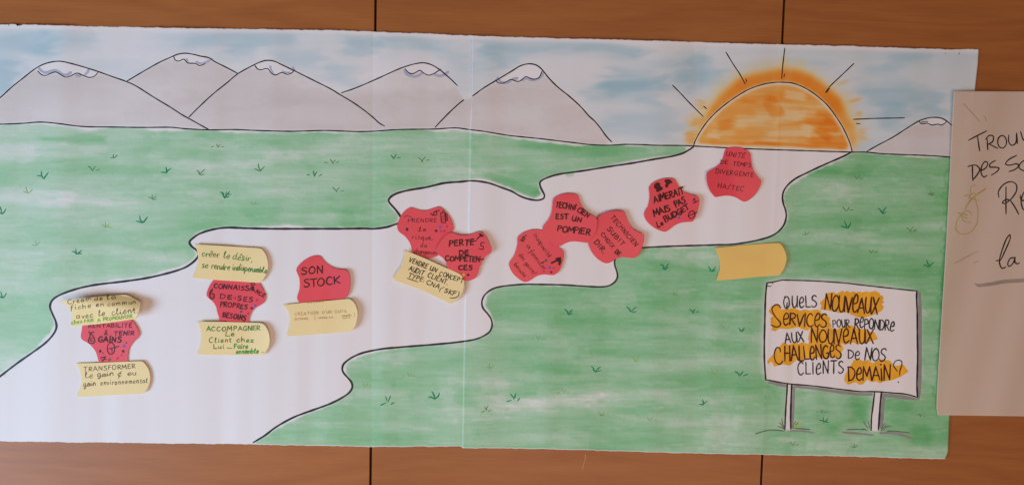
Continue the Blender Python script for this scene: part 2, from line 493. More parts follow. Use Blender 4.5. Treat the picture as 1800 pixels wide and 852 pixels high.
horizon = [(-60,218.5),(0,218.5),(40,217),(70,214.8),(95,216.5),(145,222.5),(200,223.5),(250,224.3),(300,224),(325,226.5),(368,228.5),(410,228),(450,229.5),(510,231),(570,229.5),(600,230.5),(630,231.5),(655,231),(700,228),(765,227),(800,225),(825,228),(850,231),(880,236),(900,239),(950,244),(1000,250),(1040,254.5),(1070,255.5),(1100,254),(1130,254.5),(1150,255.5),(1200,256),(1222,257),(1300,261),(1400,264.5),(1498,267.5),(1520,267.5),(1555,270.5),(1640,274),(1690,278)]
bank_far = [(1220,257),(1218,259),(1212,263),(1200,269.5),(1180,275),(1150,280),(1110,287),(1070,293),(1030,299.5),(990,305),(975,308),(958,314),(950,319),(949,325),(953,335),(957,343),(955,349),(945,352),(930,350),(915,345),(900,336.5),(880,329),(860,322),(840,318.5),(825,318),(810,319.5),(780,322),(750,329),(720,334),(700,339),(688,345),(683,352),(686,358),(695,368),(703,379),(705,385),(699,393),(695,394),(680,399),(657,402),(640,401.5),(600,402),(540,402),(480,402),(430,401),(400,400),(375,403),(350,411),(336,421),(333,426),(337,433),(346,440),(349,446),(347,452),(340,460),(325,470),(300,478.5),(260,488),(220,494),(170,500),(140,506),(115,514),(98,522),(90,530),(88,540),(92,551),(98,565),(99,576),(93,588),(80,602),(60,617),(30,638),(0,661),(-30,684)]
bank_near = [(1498,267),(1480,276),(1450,289),(1420,303),(1400,313),(1388,322),(1379,333),(1375.5,345),(1377,358),(1381,370),(1382,381),(1378,395),(1368,407),(1355,415),(1340,420),(1320,424.5),(1290,429),(1250,430.5),(1200,432),(1160,433.5),(1125,436),(1100,443),(1085,450),(1081,456),(1080.5,465),(1085,480),(1085,488),(1080,496),(1070,502),(1055,504),(1030,503),(990,500.5),(940,499.5),(920,499.5),(900,501),(880,503.5),(865,508),(852,518),(847,530),(849,541),(857,551),(863,560),(865,571),(861,582),(850,590),(835,596),(815,599.5),(790,602.5),(750,606),(700,610),(670,613),(640,619),(620,627),(605,638),(601.5,647),(604,655),(612,664),(618,672),(619,681),(613,690),(600,699),(580,709),(550,720),(520,731),(500,741),(482,752),(465,765),(445,777)]
MT = [
 [(-40,200),(-20,186),(0,172),(20,154),(40,138),(62,121),(80,112),(103,108),(125,112),(150,119),(172,126),(200,136),(223,144),(240,152),(270,171),(300,189),(320,202),(340,213),(356,222),(367,228)],
 [(223,143),(250,127),(280,110),(300,101),(312,96),(325,94),(340,96),(352,99),(367,102),(378,109),(400,120),(418,129.5)],
 [(332,206),(350,188),(375,165),(400,145),(418,130),(447,114),(460,108.5),(470,106.5),(482,108),(495,114),(520,126),(550,141),(580,156),(600,168),(620,180),(640,194),(655,206),(666,216),(676,222)],
 [(600,163.5),(625,155),(660,140),(700,122),(720,115),(735,111.5),(747,111),(760,115),(773,123),(785,133),(795,142),(804,151)],
 [(765,224),(775,213),(795,193),(815,176),(829,170),(850,155),(875,140),(900,125),(915,116),(930,112.5),(943,115),(953,123),(965,138),(980,153),(1000,169),(1020,187),(1035,204),(1045,213),(1055,225),(1066,240),(1075,249.5)],
 [(1523,267),(1540,257),(1570,241),(1595,225),(1615,213),(1630,208),(1643,206.5),(1655,208),(1664,213),(1674,221),(1690,232)],
]
SNOW = [
 [(66,125),(72,131),(80,133),(90,129),(98,127),(106,131),(115,136),(124,134),(135,129),(146,133),(157,136.5),(166,134),(172,128)],
 [(305,99),(308,106),(315,107.5),(323,104.5),(330,111),(343,112),(350,115.5),(357,114),(361,111.5)],
 [(447,114),(452,121),(458,123),(470,121),(477,129),(485,132),(495,128),(505,131),(513,128.5),(517,123)],
 [(712,121),(718,128),(725,130),(732,127),(738,124),(745,129),(753,132.5),(762,130),(770,125),(775,122)],
 [(871,141),(876,146),(884,146.5),(892,143),(898,140),(904,142),(911,143.5),(918,140),(924,135),(932,138),(940,139.5),(948,136),(953,125)],
 [(1615,213),(1620,218),(1630,217),(1638,220),(1648,218.5),(1655,220),(1662,216),(1664,213)],
]
SNOWSHADE = [
 [[(69,121),(73,125),(79,128),(86,127),(97,124),(104,127),(110,131),(118,132),(124,128)],[(150,131),(154,127),(156,122)],[(134,133),(140,134)]],
 [[(345,109),(352,112),(362,110),(368,107),(373,104)],[(328,104),(330,109)]],
 [[(475,117),(477,124),(480,128)],[(497,126),(503,128),(510,128)],[(515,119),(518,124)]],
 [[(711,124),(716,131),(727,135),(736,133),(742,129)],[(764,131),(772,134),(780,132),(787,127)]],
 [[(875,138),(880,144),(888,146),(897,143)],[(902,139),(909,138)],[(918,141),(926,138),(936,141),(946,139),(952,134),(955,128)]],
 [[(1620,215),(1630,214)]],
]
sun_arc = [(1219,257),(1222,248),(1230,233),(1244,213),(1265,192),(1290,173),(1315,158),(1340,149),(1360,145.5),(1377,145),(1395,147),(1415,155),(1435,168),(1455,186),(1474,212),(1485,231),(1494,252),(1498,267)]
halo = [(1212,258),(1222,232),(1235,208),(1248,186),(1262,168),(1282,150),(1310,134),(1345,124),(1375,121),(1410,129),(1440,146),(1470,170),(1486,194),(1500,222),(1507,250),(1503,267)]
board = [(1348,497),(1358,495.6),(1375.4,491.8),(1434.5,493.7),(1485,497.2),(1524.7,501.8),(1599.4,509.9),(1611.8,510.9),(1611.2,522),(1612.4,554.6),(1612.4,582),(1613,626),(1611.8,675.7),(1612.8,697.5),(1591.7,692),(1569,690),(1549.7,688.3),(1532.6,687.6),(1511.5,687.6),(1480,684),(1428.6,677.7),(1389,674.2),(1369.4,671.2),(1349.7,667.2),(1346,667),(1343.7,632),(1343.7,590.7),(1344.3,570),(1345.6,522)]
post1 = [(1384,674),(1382,706),(1380.2,739),(1379.7,756),(1390.2,756),(1389.8,732),(1390.5,706),(1391.8,674.5)]
post2 = [(1537.6,688),(1534.6,712.6),(1532,733.6),(1531.3,757),(1544,757),(1545.7,733.6),(1547,712.6),(1549.7,688.3)]

def warp(a, ax, ay, seed):
    """wobble a layer so that no pass keeps a ruled end"""
    dx = ax * (vnoise(60, 12, seed) + .6 * vnoise(22, 5, seed + 100) - .8); dy = ay * (vnoise(70, 30, seed + 200) - .5) * 2
    j = np.clip(((XX + dx - CX0) / CST), 0, CW - 1).astype(int); i = np.clip(((YY + dy - CY0) / CST), 0, CH - 1).astype(int)
    return a[i, j]
def paint_canvas():
    m_green_a = raster(horizon[:33] + [(1222,257)] + bank_far + [(-60,690)])
    m_green_b = raster(bank_near + [(445,800),(1740,830),(1740,270)] + horizon[::-1][:5])
    m_green = np.clip(m_green_a + m_green_b, 0, 1)
    grown = blur(raster([(1340,490),(1618,508),(1624,706),(1340,672)]), 2)
    p_all = np.clip(raster(board) + raster(post1) + raster(post2), 0, 1)
    m_sky = raster([(-60, 20), (1760, 20), (1760, 282)] + horizon[::-1])
    # --- green
    inset = blur(m_green, 3)
    edge_n = 0.34 + 0.42 * vnoise(70, 30, 5) + .14 * vnoise(9, 5, 6)
    g_mask = sstep(inset, edge_n - 0.05, edge_n + 0.13) * m_green
    spill = sstep(blur(warp(m_green, 6, 5, 79), 3), 0.05, 0.40) * sstep(vnoise(46, 46, 77) + .25 * vnoise(14, 8, 78), 0.96, 1.06) * .6
    g_mask = np.maximum(g_mask, spill * (1 - m_sky))
    den = 0.34 + 0.40 * vnoise(220, 34, 11) + 0.20 * vnoise(110, 14, 12) + 0.10 * (vnoise(40, 5, 13) - .5)
    bands = np.zeros((CH, CW))
    for row in range(215, 830, 15):                           # marker rows, back and forth
        x = -80
        while x < 1740:
            ln = random.uniform(60, 260); y = row + random.uniform(-7, 7)
            brush(bands, x, y, x + ln, y + random.uniform(-5, 5) + ln * .012, random.uniform(12, 30),
                  random.choice([-.26, -.16, .08, .12, .18, .24]), soft=random.choice([2.2, 3, 6]), endsoft=random.choice([3, 10, 30]))
            x += ln * random.uniform(.35, .9)
    for _ in range(150):                                      # thin bright gaps and dark overlaps
        x = random.uniform(-60, 1640); y = random.uniform(225, 800); ln = random.uniform(20, 110)
        brush(bands, x, y, x + ln, y + random.uniform(-3, 3), random.uniform(3, 7), random.choice([-.30, -.22, .12, .20]), soft=2.2, endsoft=10)
    blot = sstep(vnoise(75, 42, 91) + .30 * vnoise(16, 8, 92), .78, .84) - sstep(vnoise(95, 36, 93) + .30 * vnoise(14, 7, 94), .86, .93)
    tooth = np.random.default_rng(3).normal(0, 1, (CH, CW))
    fib = warp(np.repeat(np.random.default_rng(4).normal(0, 1, (CH, CW // 14 + 1)), 14, axis=1)[:, :CW], 30, 2, 95)
    den = den + 0.27 * bands + 0.10 * blot + .035 * tooth + .05 * fib
    # paler patches and denser patches as they lie in the drawing
    pale = np.zeros((CH, CW))
    for (x0, y0, x1, y1, w, a) in [(-40,262,190,268,34,.55),(-40,340,140,352,44,.5),(60,352,260,362,22,.5),(-30,436,330,446,30,.42),(190,274,300,280,26,.35),(540,386,600,384,30,.4),
            (832,666,905,664,30,.6),(900,660,1000,664,20,.35),(830,690,900,700,46,.5),(880,712,985,722,30,.5),(770,700,812,702,40,.6),(785,730,815,740,30,.5),(915,595,1010,597,10,.4),(1030,690,1060,740,40,.3),
            (970,758,1060,760,18,.4),(1160,740,1300,745,18,.35),(1200,770,1360,768,40,.35),(1355,766,1400,764,18,.8),(1520,766,1570,772,14,.6),(1395,700,1440,705,60,.45),(1440,715,1500,712,52,.6),(1375,690,1375,735,8,.5),(1610,706,1560,704,12,.6),(1625,520,1622,690,14,.6),(1450,468,1520,462,14,.5),(1565,330,1640,334,40,.18),
            (600,240,720,246,12,.35),(820,300,840,308,16,.7),(845,245,880,252,18,.45),(1020,310,960,300,24,.25),(1240,435,1350,432,6,.7),(1335,500,1335,660,6,.4),(1318,510,1316,620,5,.35)]:
        brush(pale, x0, y0, x1, y1, w, a, soft=9, endsoft=16)
    dense = np.zeros((CH, CW))
    for (x0, y0, x1, y1, w, a) in [(60,243,190,247,16,.45),(330,236,600,240,26,.25),(180,324,470,328,24,.15),(840,300,960,342,24,.4),(900,252,1140,262,26,.35),(930,330,955,345,16,.5),
            (1380,330,1480,290,60,.22),(1390,380,1660,372,46,.16),(1390,460,1640,466,46,.2),(1210,520,1340,560,60,.16),(1380,690,1600,745,30,.05),(1590,760,1640,764,46,.45),(1340,690,1376,720,34,.35),(1565,720,1600,725,50,.3),(1500,702,1530,745,26,.3),(1442,754,1478,756,22,.5),
            (1664,285,1650,560,9,.9),(1650,560,1645,720,12,.7),(840,510,1330,512,12,.12),(855,540,1000,530,46,.12),(1100,565,1250,568,7,.3),(1050,500,1015,510,10,.3),(832,745,834,770,10,.4),(820,690,824,680,10,.4),(838,275,840,250,5,.6),(98,518,138,516,12,.5)]:
        brush(dense, x0, y0, x1, y1, w, a, soft=7, endsoft=14)
    trend = np.interp(XX, [-60, 250, 700, 1200, 1700], [0.84, 0.96, 1.24, 1.40, 1.58])
    green = np.clip(den * trend - .42 * warp(pale, 22, 7, 61) + .8 * warp(dense, 14, 6, 62), 0.03, 1.7) * g_mask
    green = np.where(p_all > .5, 0, green)
    halo_w = sstep(blur(p_all, 5), 0.05, 0.5)                  # bare paper around board and posts
    green *= 1 - 0.75 * halo_w * (0.5 + 0.5 * vnoise(30, 30, 4))
    # --- mountains
    mtn = np.zeros((CH, CW))
    for k, o in enumerate(MT):
        base = 300
        r = raster(catmull(o, 4).tolist() + ([(804,151),(815,176),(765,226)] if k == 3 else []) + [(o[-1][0], base), (o[0][0], base)])
        mtn = np.maximum(mtn, r)
    snow = np.zeros((CH, CW))
    for k, s in enumerate(SNOW):
        top = [p for p in MT[k] if s[0][0] <= p[0] <= s[-1][0]]
        snow = np.maximum(snow, raster(catmull(s, 3).tolist() + top[::-1]))
    mtn_m = mtn * m_sky * (1 - snow)
    mtn_d = (0.55 + 0.75 * vnoise(160, 26, 21) + 0.18 * vnoise(60, 10, 22)) * sstep(blur(mtn_m, 3), .35, .8)
    mtn_d = (mtn_d + .05 * np.random.default_rng(8).normal(0, 1, (CH, CW)) + .18 * (sstep(vnoise(80, 30, 96) + .3 * vnoise(16, 6, 97), .7, .8) - .4)) * mtn_m
    # --- sky
    sky_n = sstep(vnoise(150, 26, 31) + 0.35 * vnoise(60, 9, 32) - .17, 0.35, 0.95)
    sk = np.zeros((CH, CW))
    for (x0, y0, x1, y1, w, a) in [(-50,80,95,76,44,.7),(-50,130,40,140,70,.75),(60,68,190,66,28,.55),(40,92,110,88,26,.35),(260,66,320,68,16,.45),(300,72,520,70,30,.55),(390,92,460,88,34,.45),(480,100,570,106,34,.5),(560,120,640,140,40,.45),(590,80,660,84,46,.6),(650,72,800,80,28,.6),(670,96,700,100,26,.3),(770,90,830,112,46,.25),(805,160,828,156,30,.3),
            (834,84,1000,78,28,.75),(834,110,900,104,36,.6),(980,82,1140,96,26,.9),(1035,158,1185,140,34,1.0),(1060,128,1150,126,18,.8),(1130,116,1215,112,20,.55),(1030,170,1180,180,24,.55),(1100,172,1215,214,36,.3),(1050,210,1190,236,46,.35),(1180,120,1262,124,56,.65),(1196,150,1236,146,34,.5),(1380,106,1460,108,24,.3),(1200,90,1245,92,20,.5),
            (1510,122,1600,118,22,.6),(1500,160,1620,150,30,.5),(1520,180,1672,172,40,.6),(1530,206,1600,196,46,.6),(1600,205,1672,196,24,.7),(1560,100,1640,110,26,.5),(1110,102,1126,101,6,.9)]:
        brush(sk, x0, y0, x1, y1, w, a, soft=7, endsoft=22)
    for _ in range(120):
        x = random.uniform(-60, 1650); y = random.uniform(60, 210); ln = random.uniform(30, 140)
        brush(sk, x, y, x + ln, y + random.uniform(-3, 3), random.uniform(6, 16), random.choice([-.12, -.08, .08, .12]), soft=4, endsoft=24)
    sky = np.clip(.80 * warp(blur(sk, 4), 50, 12, 63) + .35 * warp(sk, 40, 6, 64) + 0.15 + 0.24 * sky_n + np.interp(XX, [800, 1150, 1480, 1680], [0, .08, .25, .35]), 0, 1.6) * m_sky * (1 - np.clip(mtn, 0, 1) * np.where(XX < 1520, 1, .8))
    top_edge = np.interp(XX, [0, 300, 600, 900, 1200, 1500, 1719], [44, 49.5, 53.5, 65, 73, 81, 86.5])
    sky *= sstep(YY - top_edge, 1, 12)
    # --- sun and glow
    disc = raster(catmull(sun_arc, 4).tolist()); hal = raster(catmull(halo, 4).tolist())
    below = raster([(1200, 256), (1222, 257), (1300, 261), (1400, 264.5), (1498, 267.5), (1530, 268), (1530, 100), (1200, 100)])
    streak = np.zeros((CH, CW))
    for _ in range(46):
        x = random.uniform(1225, 1440); y = random.uniform(160, 266); ln = random.uniform(40, 150)
        brush(streak, x, y, x + ln, y + random.uniform(-6, 8), random.uniform(6, 20), random.choice([-.34, -.22, .2, .26]), soft=3, endsoft=12)
    sun_d = (0.40 + 0.30 * vnoise(90, 16, 41) + streak * .75)
    for (x0, y0, x1, y1, w, a) in [(1376,165,1420,170,18,-.45),(1376,200,1420,196,20,-.22),(1240,236,1268,240,10,-.6),(1405,225,1430,232,26,-.45),(1290,215,1370,218,18,-.25),(1320,252,1490,260,10,.4),(1258,222,1290,215,22,.35),(1350,170,1372,210,30,.3),(1440,215,1470,240,40,.45),(1455,235,1480,236,10,-.35),(1374,150,1370,262,3.5,.35),(1230,250,1330,252,5,.35),(1300,178,1360,172,14,.3)]:
        brush(sun_d, x0, y0, x1, y1, w, a, soft=4, endsoft=8)
    sun_d = np.clip(sun_d, .22, 1.25) * sstep(blur(disc, 3), .55, .95) * disc
    ring = sstep(blur(warp(hal, 7, 7, 65), 6), .22, .86) * (1 - disc)
    ring_gap = sstep(blur(disc, 2), .10, .55) * .85           # bare rim just outside the outline
    up = sstep(240 - YY, 0, 60)
    ring_d = ring * (0.72 + 0.30 * vnoise(40, 40, 42)) * (1 - ring_gap) * (0.45 + 0.55 * up)
    out = np.zeros((CH, CW))
    for (x0, y0, x1, y1, w, a) in [(1204,240,1228,234,26,.26),(1206,214,1236,206,22,.22),(1226,182,1246,176,22,.18),(1470,150,1492,142,12,.22),(1486,176,1520,170,12,.28),(1494,200,1514,196,14,.25),(1502,236,1524,234,30,.16)]:
        brush(out, x0, y0, x1, y1, w, a, soft=6, endsoft=10)
    orange = np.clip(sun_d + ring_d + 1.35 * warp(out, 16, 10, 71) * (1 - disc), 0, 1.3) * below
    ang = np.arctan2(266 - YY, (XX - 1360) * .92); rad = np.hypot((XX - 1360) * .92, (YY - 266))
    ray_n = np.interp(ang, np.linspace(-.2, 3.4, 60), np.random.default_rng(5).uniform(0, 1, 60))
    gl = blur(blur(hal, 11), 8)
    glow = sstep(gl, .0 + .12 * (1 - ray_n), .50) * (1 - disc) * (.45 + .55 * ray_n) * (.6 + .4 * vnoise(30, 30, 44)) * below * 1.25
    glow = glow + sstep(blur(disc, 2), .5, 1) * disc * .45 * below
    for (x0, y0, x1, y1, w, a) in [(1196,248,1226,246,16,.6),(1200,215,1232,200,24,.45),(1486,165,1512,158,8,.5),(1490,180,1522,172,10,.55),(1500,200,1520,196,10,.4),(1505,228,1545,222,8,.5),(1505,246,1540,248,10,.5),(1395,110,1430,112,14,.25),(1330,112,1350,110,14,.25),(1286,118,1302,116,8,.2)]:
        brush(glow, x0, y0, x1, y1, w, a * .8, soft=6, endsoft=14)
    sky = sky * (1 - disc) * (1 - np.clip(1.3 * ring + .8 * glow + 2.0 * warp(out, 16, 10, 71), 0, 1))
    # --- multiply the inks over white paper
    T = dict(green=(.345, .71, .40), grey=(.84, .81, .79), sky=(.59, .79, .86), orange=(.99, .37, .050), yellow=(.99, .80, .42))
    col = np.ones((CH, CW, 3))
    for d, t in ((green, T['green']), (mtn_d, T['grey']), (sky, T['sky']), (orange, T['orange']), (glow, T['yellow'])):
        col *= np.asarray(t)[None, None, :] ** d[..., None]
    # a faint crossing darker line where the paper is creased through the paint
    return col
CANVAS = paint_canvas()
def canvas_at(x, y):
    fx = np.clip((x - CX0) / CST, 0, CW - 1.001); fy = np.clip((y - CY0) / CST, 0, CH - 1.001)
    ix, iy = fx.astype(int), fy.astype(int); tx, ty = (fx - ix)[..., None], (fy - iy)[..., None]
    return (CANVAS[iy, ix]*(1-tx) + CANVAS[iy, ix+1]*tx)*(1-ty) + (CANVAS[iy+1, ix]*(1-tx) + CANVAS[iy+1, ix+1]*tx)*ty

# ------------------------------------------------------------------ wall
wall = bpy.data.objects.new('wall', None); SC.collection.objects.link(wall)
wall['kind'] = 'structure'; wall['label'] = 'varnished brown wood panel wall with dark vertical gaps'; wall['category'] = 'wall'
ORI['wall'] = np.zeros(3)
sx1 = P(655.6, 426)[0]; sx2 = P(1358.5, 426)[0]; pw = sx2 - sx1
gap = 0.0040
def box_panel(x0, x1, z0, z1, y0, y1, bev):
    xs = [x0, x0 + bev, x1 - bev, x1]
    v = [(x0, y1, z0), (x1, y1, z0), (x1, y1, z1), (x0, y1, z1),
         (x0, y0 + bev, z0), (x1, y0 + bev, z0), (x1, y0 + bev, z1), (x0, y0 + bev, z1),
         (x0 + bev, y0, z0 + bev), (x1 - bev, y0, z0 + bev), (x1 - bev, y0, z1 - bev), (x0 + bev, y0, z1 - bev)]
    f = [[0, 3, 2, 1], [8, 9, 10, 11]]
    for a in range(4):
        b = (a + 1) % 4
        f += [[a, b, b + 4, a + 4], [a + 4, b + 4, b + 8, a + 8]]
    return v, f
for i, k in enumerate((-2, -1, 0, 1, 2)):
    x0 = sx1 + k * pw + gap / 2; x1 = x0 + pw - gap
    v, f = box_panel(x0, x1, -1.0, 1.0, 0.0, 0.018, 0.0007)
    link('wood_panel', v, f, wood_mat('wood_veneer', i + 1.0 + .37 * i, (1.0, 1.08, 1.0, .97, .95)[i]), wall, smooth=False)
v, f = box_panel(sx1 - 2 * pw, sx1 + 3 * pw, -1.0, 1.0, 0.0195, 0.03, 0.0005)
link('panel_backing', v, f, M['gap'], wall, smooth=False)
wm = Marks(lambda x, y: np.zeros_like(x), 0.0001)
wm.line([(1029.5, 797), (1028.5, 806), (1026, 815), (1023.5, 824)], 1.3)
wm.build('scratch', M['scratch'], wall)

# ------------------------------------------------------------------ sheets of paper
def jagged(pts, amp, seed):
    p = np.asarray(pts, float)
    def f(x):
        y = np.interp(x, p[:, 0], p[:, 1])
        k = np.interp(x, np.arange(-100, 1900, 1.0), noise1(2000, 9, seed) * .6 + noise1(2000, 3, seed + 1) * .4)
        return y + amp * k
    return f
top_y = jagged([(-60,43),(0,43),(14,43.5),(24,42.3),(34,44.5),(40,43),(150,46),(300,49),(450,51),(600,53.5),(735,58.5),(830,62.5),(900,65),(1050,69),(1200,73),(1290,76),(1380,78),(1500,81),(1600,84.5),(1665,86.5),(1719,86.5)], 1.0, 50)
bot_y = jagged([(-60,774),(0,775),(300,778.7),(445,780.5),(600,783.5),(655,784.5),(765,784),(811,784),(813,787),(900,787.5),(960,788.5),(1030,790.5),(1200,795.5),(1340,798.5),(1500,801.7),(1661,806.5)], .9, 60)

def sheet(name, left_x, right_x, ty, by, nu, nv, hf, material, paint=True):
    v = np.linspace(0, 1, nv)[:, None]; u = np.linspace(0, 1, nu)[None, :]
    ynom = 60 + v * 735
    xl, xr = left_x(ynom), right_x(ynom)
    X = xl + (xr - xl) * u
    Yt, Yb = ty(X), by(X)
    Y = Yt + (Yb - Yt) * v
    h = hf(X, Y)
    pts = P(X, Y, h)
    idx = np.arange(nu * nv).reshape(nv, nu)
    quads = np.stack([idx[:-1, :-1], idx[1:, :-1], idx[1:, 1:], idx[:-1, 1:]], -1).reshape(-1, 4)
    rim = np.concatenate([idx[0, :], idx[1:, -1], idx[-1, ::-1][1:], idx[::-1, 0][1:-1]])
    P0 = pts.reshape(-1, 3)
    back = P0[rim] + np.array([0, 0.00035, 0])
    nb = len(P0); m = len(rim)
    skirt = [[int(rim[i]), nb + i, nb + (i + 1) % m, int(rim[(i + 1) % m])] for i in range(m)]
    allv = np.vstack([P0, back])
    o = link(name, allv, quads.tolist() + [s[::-1] for s in skirt], material)
    if paint:
        c = canvas_at(X, Y)
        c[0] = c[-1] = 1.0
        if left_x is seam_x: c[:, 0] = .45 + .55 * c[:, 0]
        c = c.reshape(-1, 3)
        c = np.vstack([c, np.ones((m, 3))])
        at = o.data.color_attributes.new('ink', 'FLOAT_COLOR', 'POINT')
        at.data.foreach_set('color', np.hstack([c, np.ones((len(c), 1))]).astype(np.float32).ravel())
    return o
poster_paper = paper_mat('painted_white_paper', (0.84, 0.825, 0.83), 'ink')
left_sheet = sheet('poster_sheet', lambda y: np.full_like(y, -55.0), lambda y: seam_x(y) + 9, top_y, bot_y, 450, 370,
                   lambda x, y: np.where(x >= seam_x(y), sheet_h(np.minimum(x, seam_x(y) - .01), y), sheet_h(x, y)), poster_paper)
tag(left_sheet, 'left half of the painted landscape, with snowy mountains, pale meadow and wide white road', 'poster')
def right_edge(y): return np.interp(y, [60, 86, 159, 400, 729, 782, 796], [1720.5, 1719, 1711, 1694, 1668.5, 1666.5, 1661])
right_sheet = sheet('poster_sheet', seam_x, right_edge, top_y, bot_y, 450, 370, sheet_h, poster_paper)
tag(right_sheet, 'right half of the painted landscape, with orange rising sun, green meadow and drawn signboard', 'poster')

def split(pts, step=2.5):
    """cut a long line where the two sheets meet"""
    c = catmull(pts, step)
    left = c[:, 0] < seam_x(c[:, 1])
    runs = []; s = 0
    for i in range(1, len(c) + 1):
        if i == len(c) or left[i] != left[s]:
            if i - s > 1: runs.append((bool(left[s]), c[s:i]))
            s = i
    return runs
def sheet_of(x, y): return left_sheet if x < seam_x(y) else right_sheet

for nm, pts, w in (('horizon_line', horizon, 2.2), ('road_edge_line', bank_far, 3.2), ('road_edge_line', bank_near, 3.0)):
    marks = {True: Marks(sheet_h), False: Marks(sheet_h)}
    for lf, c in split(pts):
        ww = w * (1.15 if (nm == 'road_edge_line' and lf) else 1.0)
        if nm == 'horizon_line': c = c[(c[:, 0] > -50) & (c[:, 0] < 1674)]
        else: c = c[c[:, 0] > -30]
        marks[lf].ribbon(c, ww)
    for lf, mk in marks.items(): mk.build(nm, M['line'], left_sheet if lf else right_sheet)

for k, o in enumerate(MT):
    par = left_sheet if k < 4 else right_sheet
    mk = Marks(sheet_h); extra = Marks(sheet_h)
    for lf, c in split(o):
        if k == 4:
            c = c[(c[:, 0] < 816) | (c[:, 0] > 829)]
            if len(c) > 1: (extra if lf else mk).ribbon(c, 2.3)
        else:
            c = c[c[:, 0] < 1676]; mk.ribbon(c, 2.1)
    ob = mk.build('drawn_mountain', M['line'], par)
    if k == 4: extra.build('drawn_mountain', M['line'], left_sheet)
    sn = Marks(sheet_h, .00026); sn.line(SNOW[k], 1.7); sn.build('snow_line', M['line'], ob)
    sh = Marks(sheet_h, .00012)
    for s in SNOWSHADE[k]: sh.line(s, 5.0 if k in (0, 3, 4) else 3.4, taper=.95)
    sh.build('snow_shading', M['lavender'] if k < 5 else M['grey'], ob)

mk = Marks(sheet_h); mk.line(sun_arc, 2.0); sun = mk.build('drawn_sun', M['line'], right_sheet)
for pts in ([(1182,150),(1195,163),(1210,179),(1236,205)], [(1276,92),(1290,115),(1300,130),(1310,148)], [(1379.5,85),(1376,115),(1374,139)], [(1501,112),(1480,132),(1460,151),(1451,163)], [(1500,210),(1535,208.5),(1590,207.3)],
            [(1237,187),(1242,191.5)], [(1311,139),(1312.5,144)], [(1379,130),(1378,136)], [(1458,156),(1453,163)], [(1505,217),(1512,218)]):
    mk = Marks(sheet_h); mk.line(pts, 1.9); mk.build('sun_ray', M['line'], sun)

# grass tufts
def tuft(x, y, s, kind, var):
    mk = Marks(sheet_h); w = {'grass_dark': 2.0, 'grass_mid': 1.4, 'grass_light': 1.5}[kind] * min(1.15, s / 12)
    r = lambda: random.uniform(-.12, .12)
    V = [
     [[(-.35,-1.1),(-.2,-.5),(.05,0)], [(-1,-.25),(-.5,-.2),(.05,0)], [(.7,-.8),(.45,-.4),(.05,0)], [(.35,-.25),(.1,0)]],
     [[(-.1,-.9),(-.05,-.4),(.0,0)], [(-.7,-.2),(0,0)], [(.75,-.6),(.3,-.25),(0,0)]],
     [[(-.7,-.75),(-.3,-.4),(0,0)], [(.5,-.8),(.2,-.4),(0,0)], [(.6,-.1),(1.3,-.25)]],
     [[(-.2,-.8),(.15,0)], [(.55,-.6),(.15,-.1)], [(-1.2,-.2),(-.7,-.2)], [(.7,-.12),(1.3,-.3)]],
     [[(-.7,-.8),(-.3,-.5),(0,.1)], [(.7,-.8),(.3,-.4),(.1,0)], [(-.4,-.15),(.1,.05)], [(.1,.1),(.7,-.2)]],
     [[(0,-.9),(.05,0)], [(-.8,-.35),(-.3,-.25),(.05,0)], [(.8,-.7),(.4,-.3),(.05,0)], [(.2,0),(.9,-.05)]],
     [[(-1.1,.25),(-.4,.0)], [(-.5,-1),(-.1,-.2)], [(.4,-1.1),(.1,-.6),(-.05,-.15)], [(.5,.1),(1,-.2)]],
    ][var]
    for st in V:
        mk.line([(x + (a + r()) * s * .8, y + (b + r()) * s * .8) for a, b in st], w, taper=.55)
    mk.build('grass_tuft', M[kind], sheet_of(x, y))
D, L, Mi = 'grass_dark', 'grass_light', 'grass_mid'
for a in [(76,313,15,D,0),(200,278,10,D,1),(292,304,14,D,1),(3,375,13,D,0),(250,391,14,D,0),(395,347,14,D,4),(395,343,10,D,2),(552,310,13,D,3),(692,279,11,D,2),(134,446,13,D,5),(4,523,12,D,0),
          (1000,552,13,D,4),(1110,548,13,D,4),(1168,473,13,D,4),(1251,476,12,D,4),(1218,550,11,D,2),(1303,582,10,D,4),(1236,711,13,D,1),(1300,661,14,D,2),(1448,741,12,D,5),(682,708,14,D,6),(764,700,15,D,0),(903,702,14,D,6),(1047,652,14,D,4),
          (1489,400,13,D,0),(1551,374,13,D,4),(1633,469,13,D,0),
          (49,339,12,L,0),(162,300,12,Mi,2),(267,350,11,Mi,5),(186,400,13,L,5),(63,431,11,L,1),(352,307,13,Mi,4),(382,260,11,Mi,3),(457,300,14,Mi,0),(446,360,9,L,2),(583,287,13,Mi,3),(592,337,12,Mi,2),(742,284,13,Mi,2),
          (1184,519,12,L,5),(945,597,12,L,3),(1117,634,11,L,4),(1488,371,12,Mi,2),(1416,413,9,Mi,1),(1507,315,9,Mi,2),(1636,343,9,Mi,5),(1600,407,11,Mi,2),(1532,445,10,Mi,2),(1272,577,11,L,2),(1255,657,12,L,4),(1444,725,9,Mi,3),(718,662,11,L,3),(643,680,10,L,2),(861,647,11,L,1),(855,722,10,Mi,6),(990,691,12,L,3),(1057,730,10,L,4),(1143,740,12,L,2),(1618,732,9,Mi,2),(1394,782,9,Mi,2),(1502,786,10,Mi,1)]:
    tuft(*a)
# small pencil dots on the corner of the poster
for pts in ([(1661.6, 94), (1662.4, 94.4)], [(1686, 93), (1685.5, 96)]):
    mk = Marks(sheet_h); mk.line(pts, 1.8); mk.build('corner_mark', M['grey'], right_sheet)
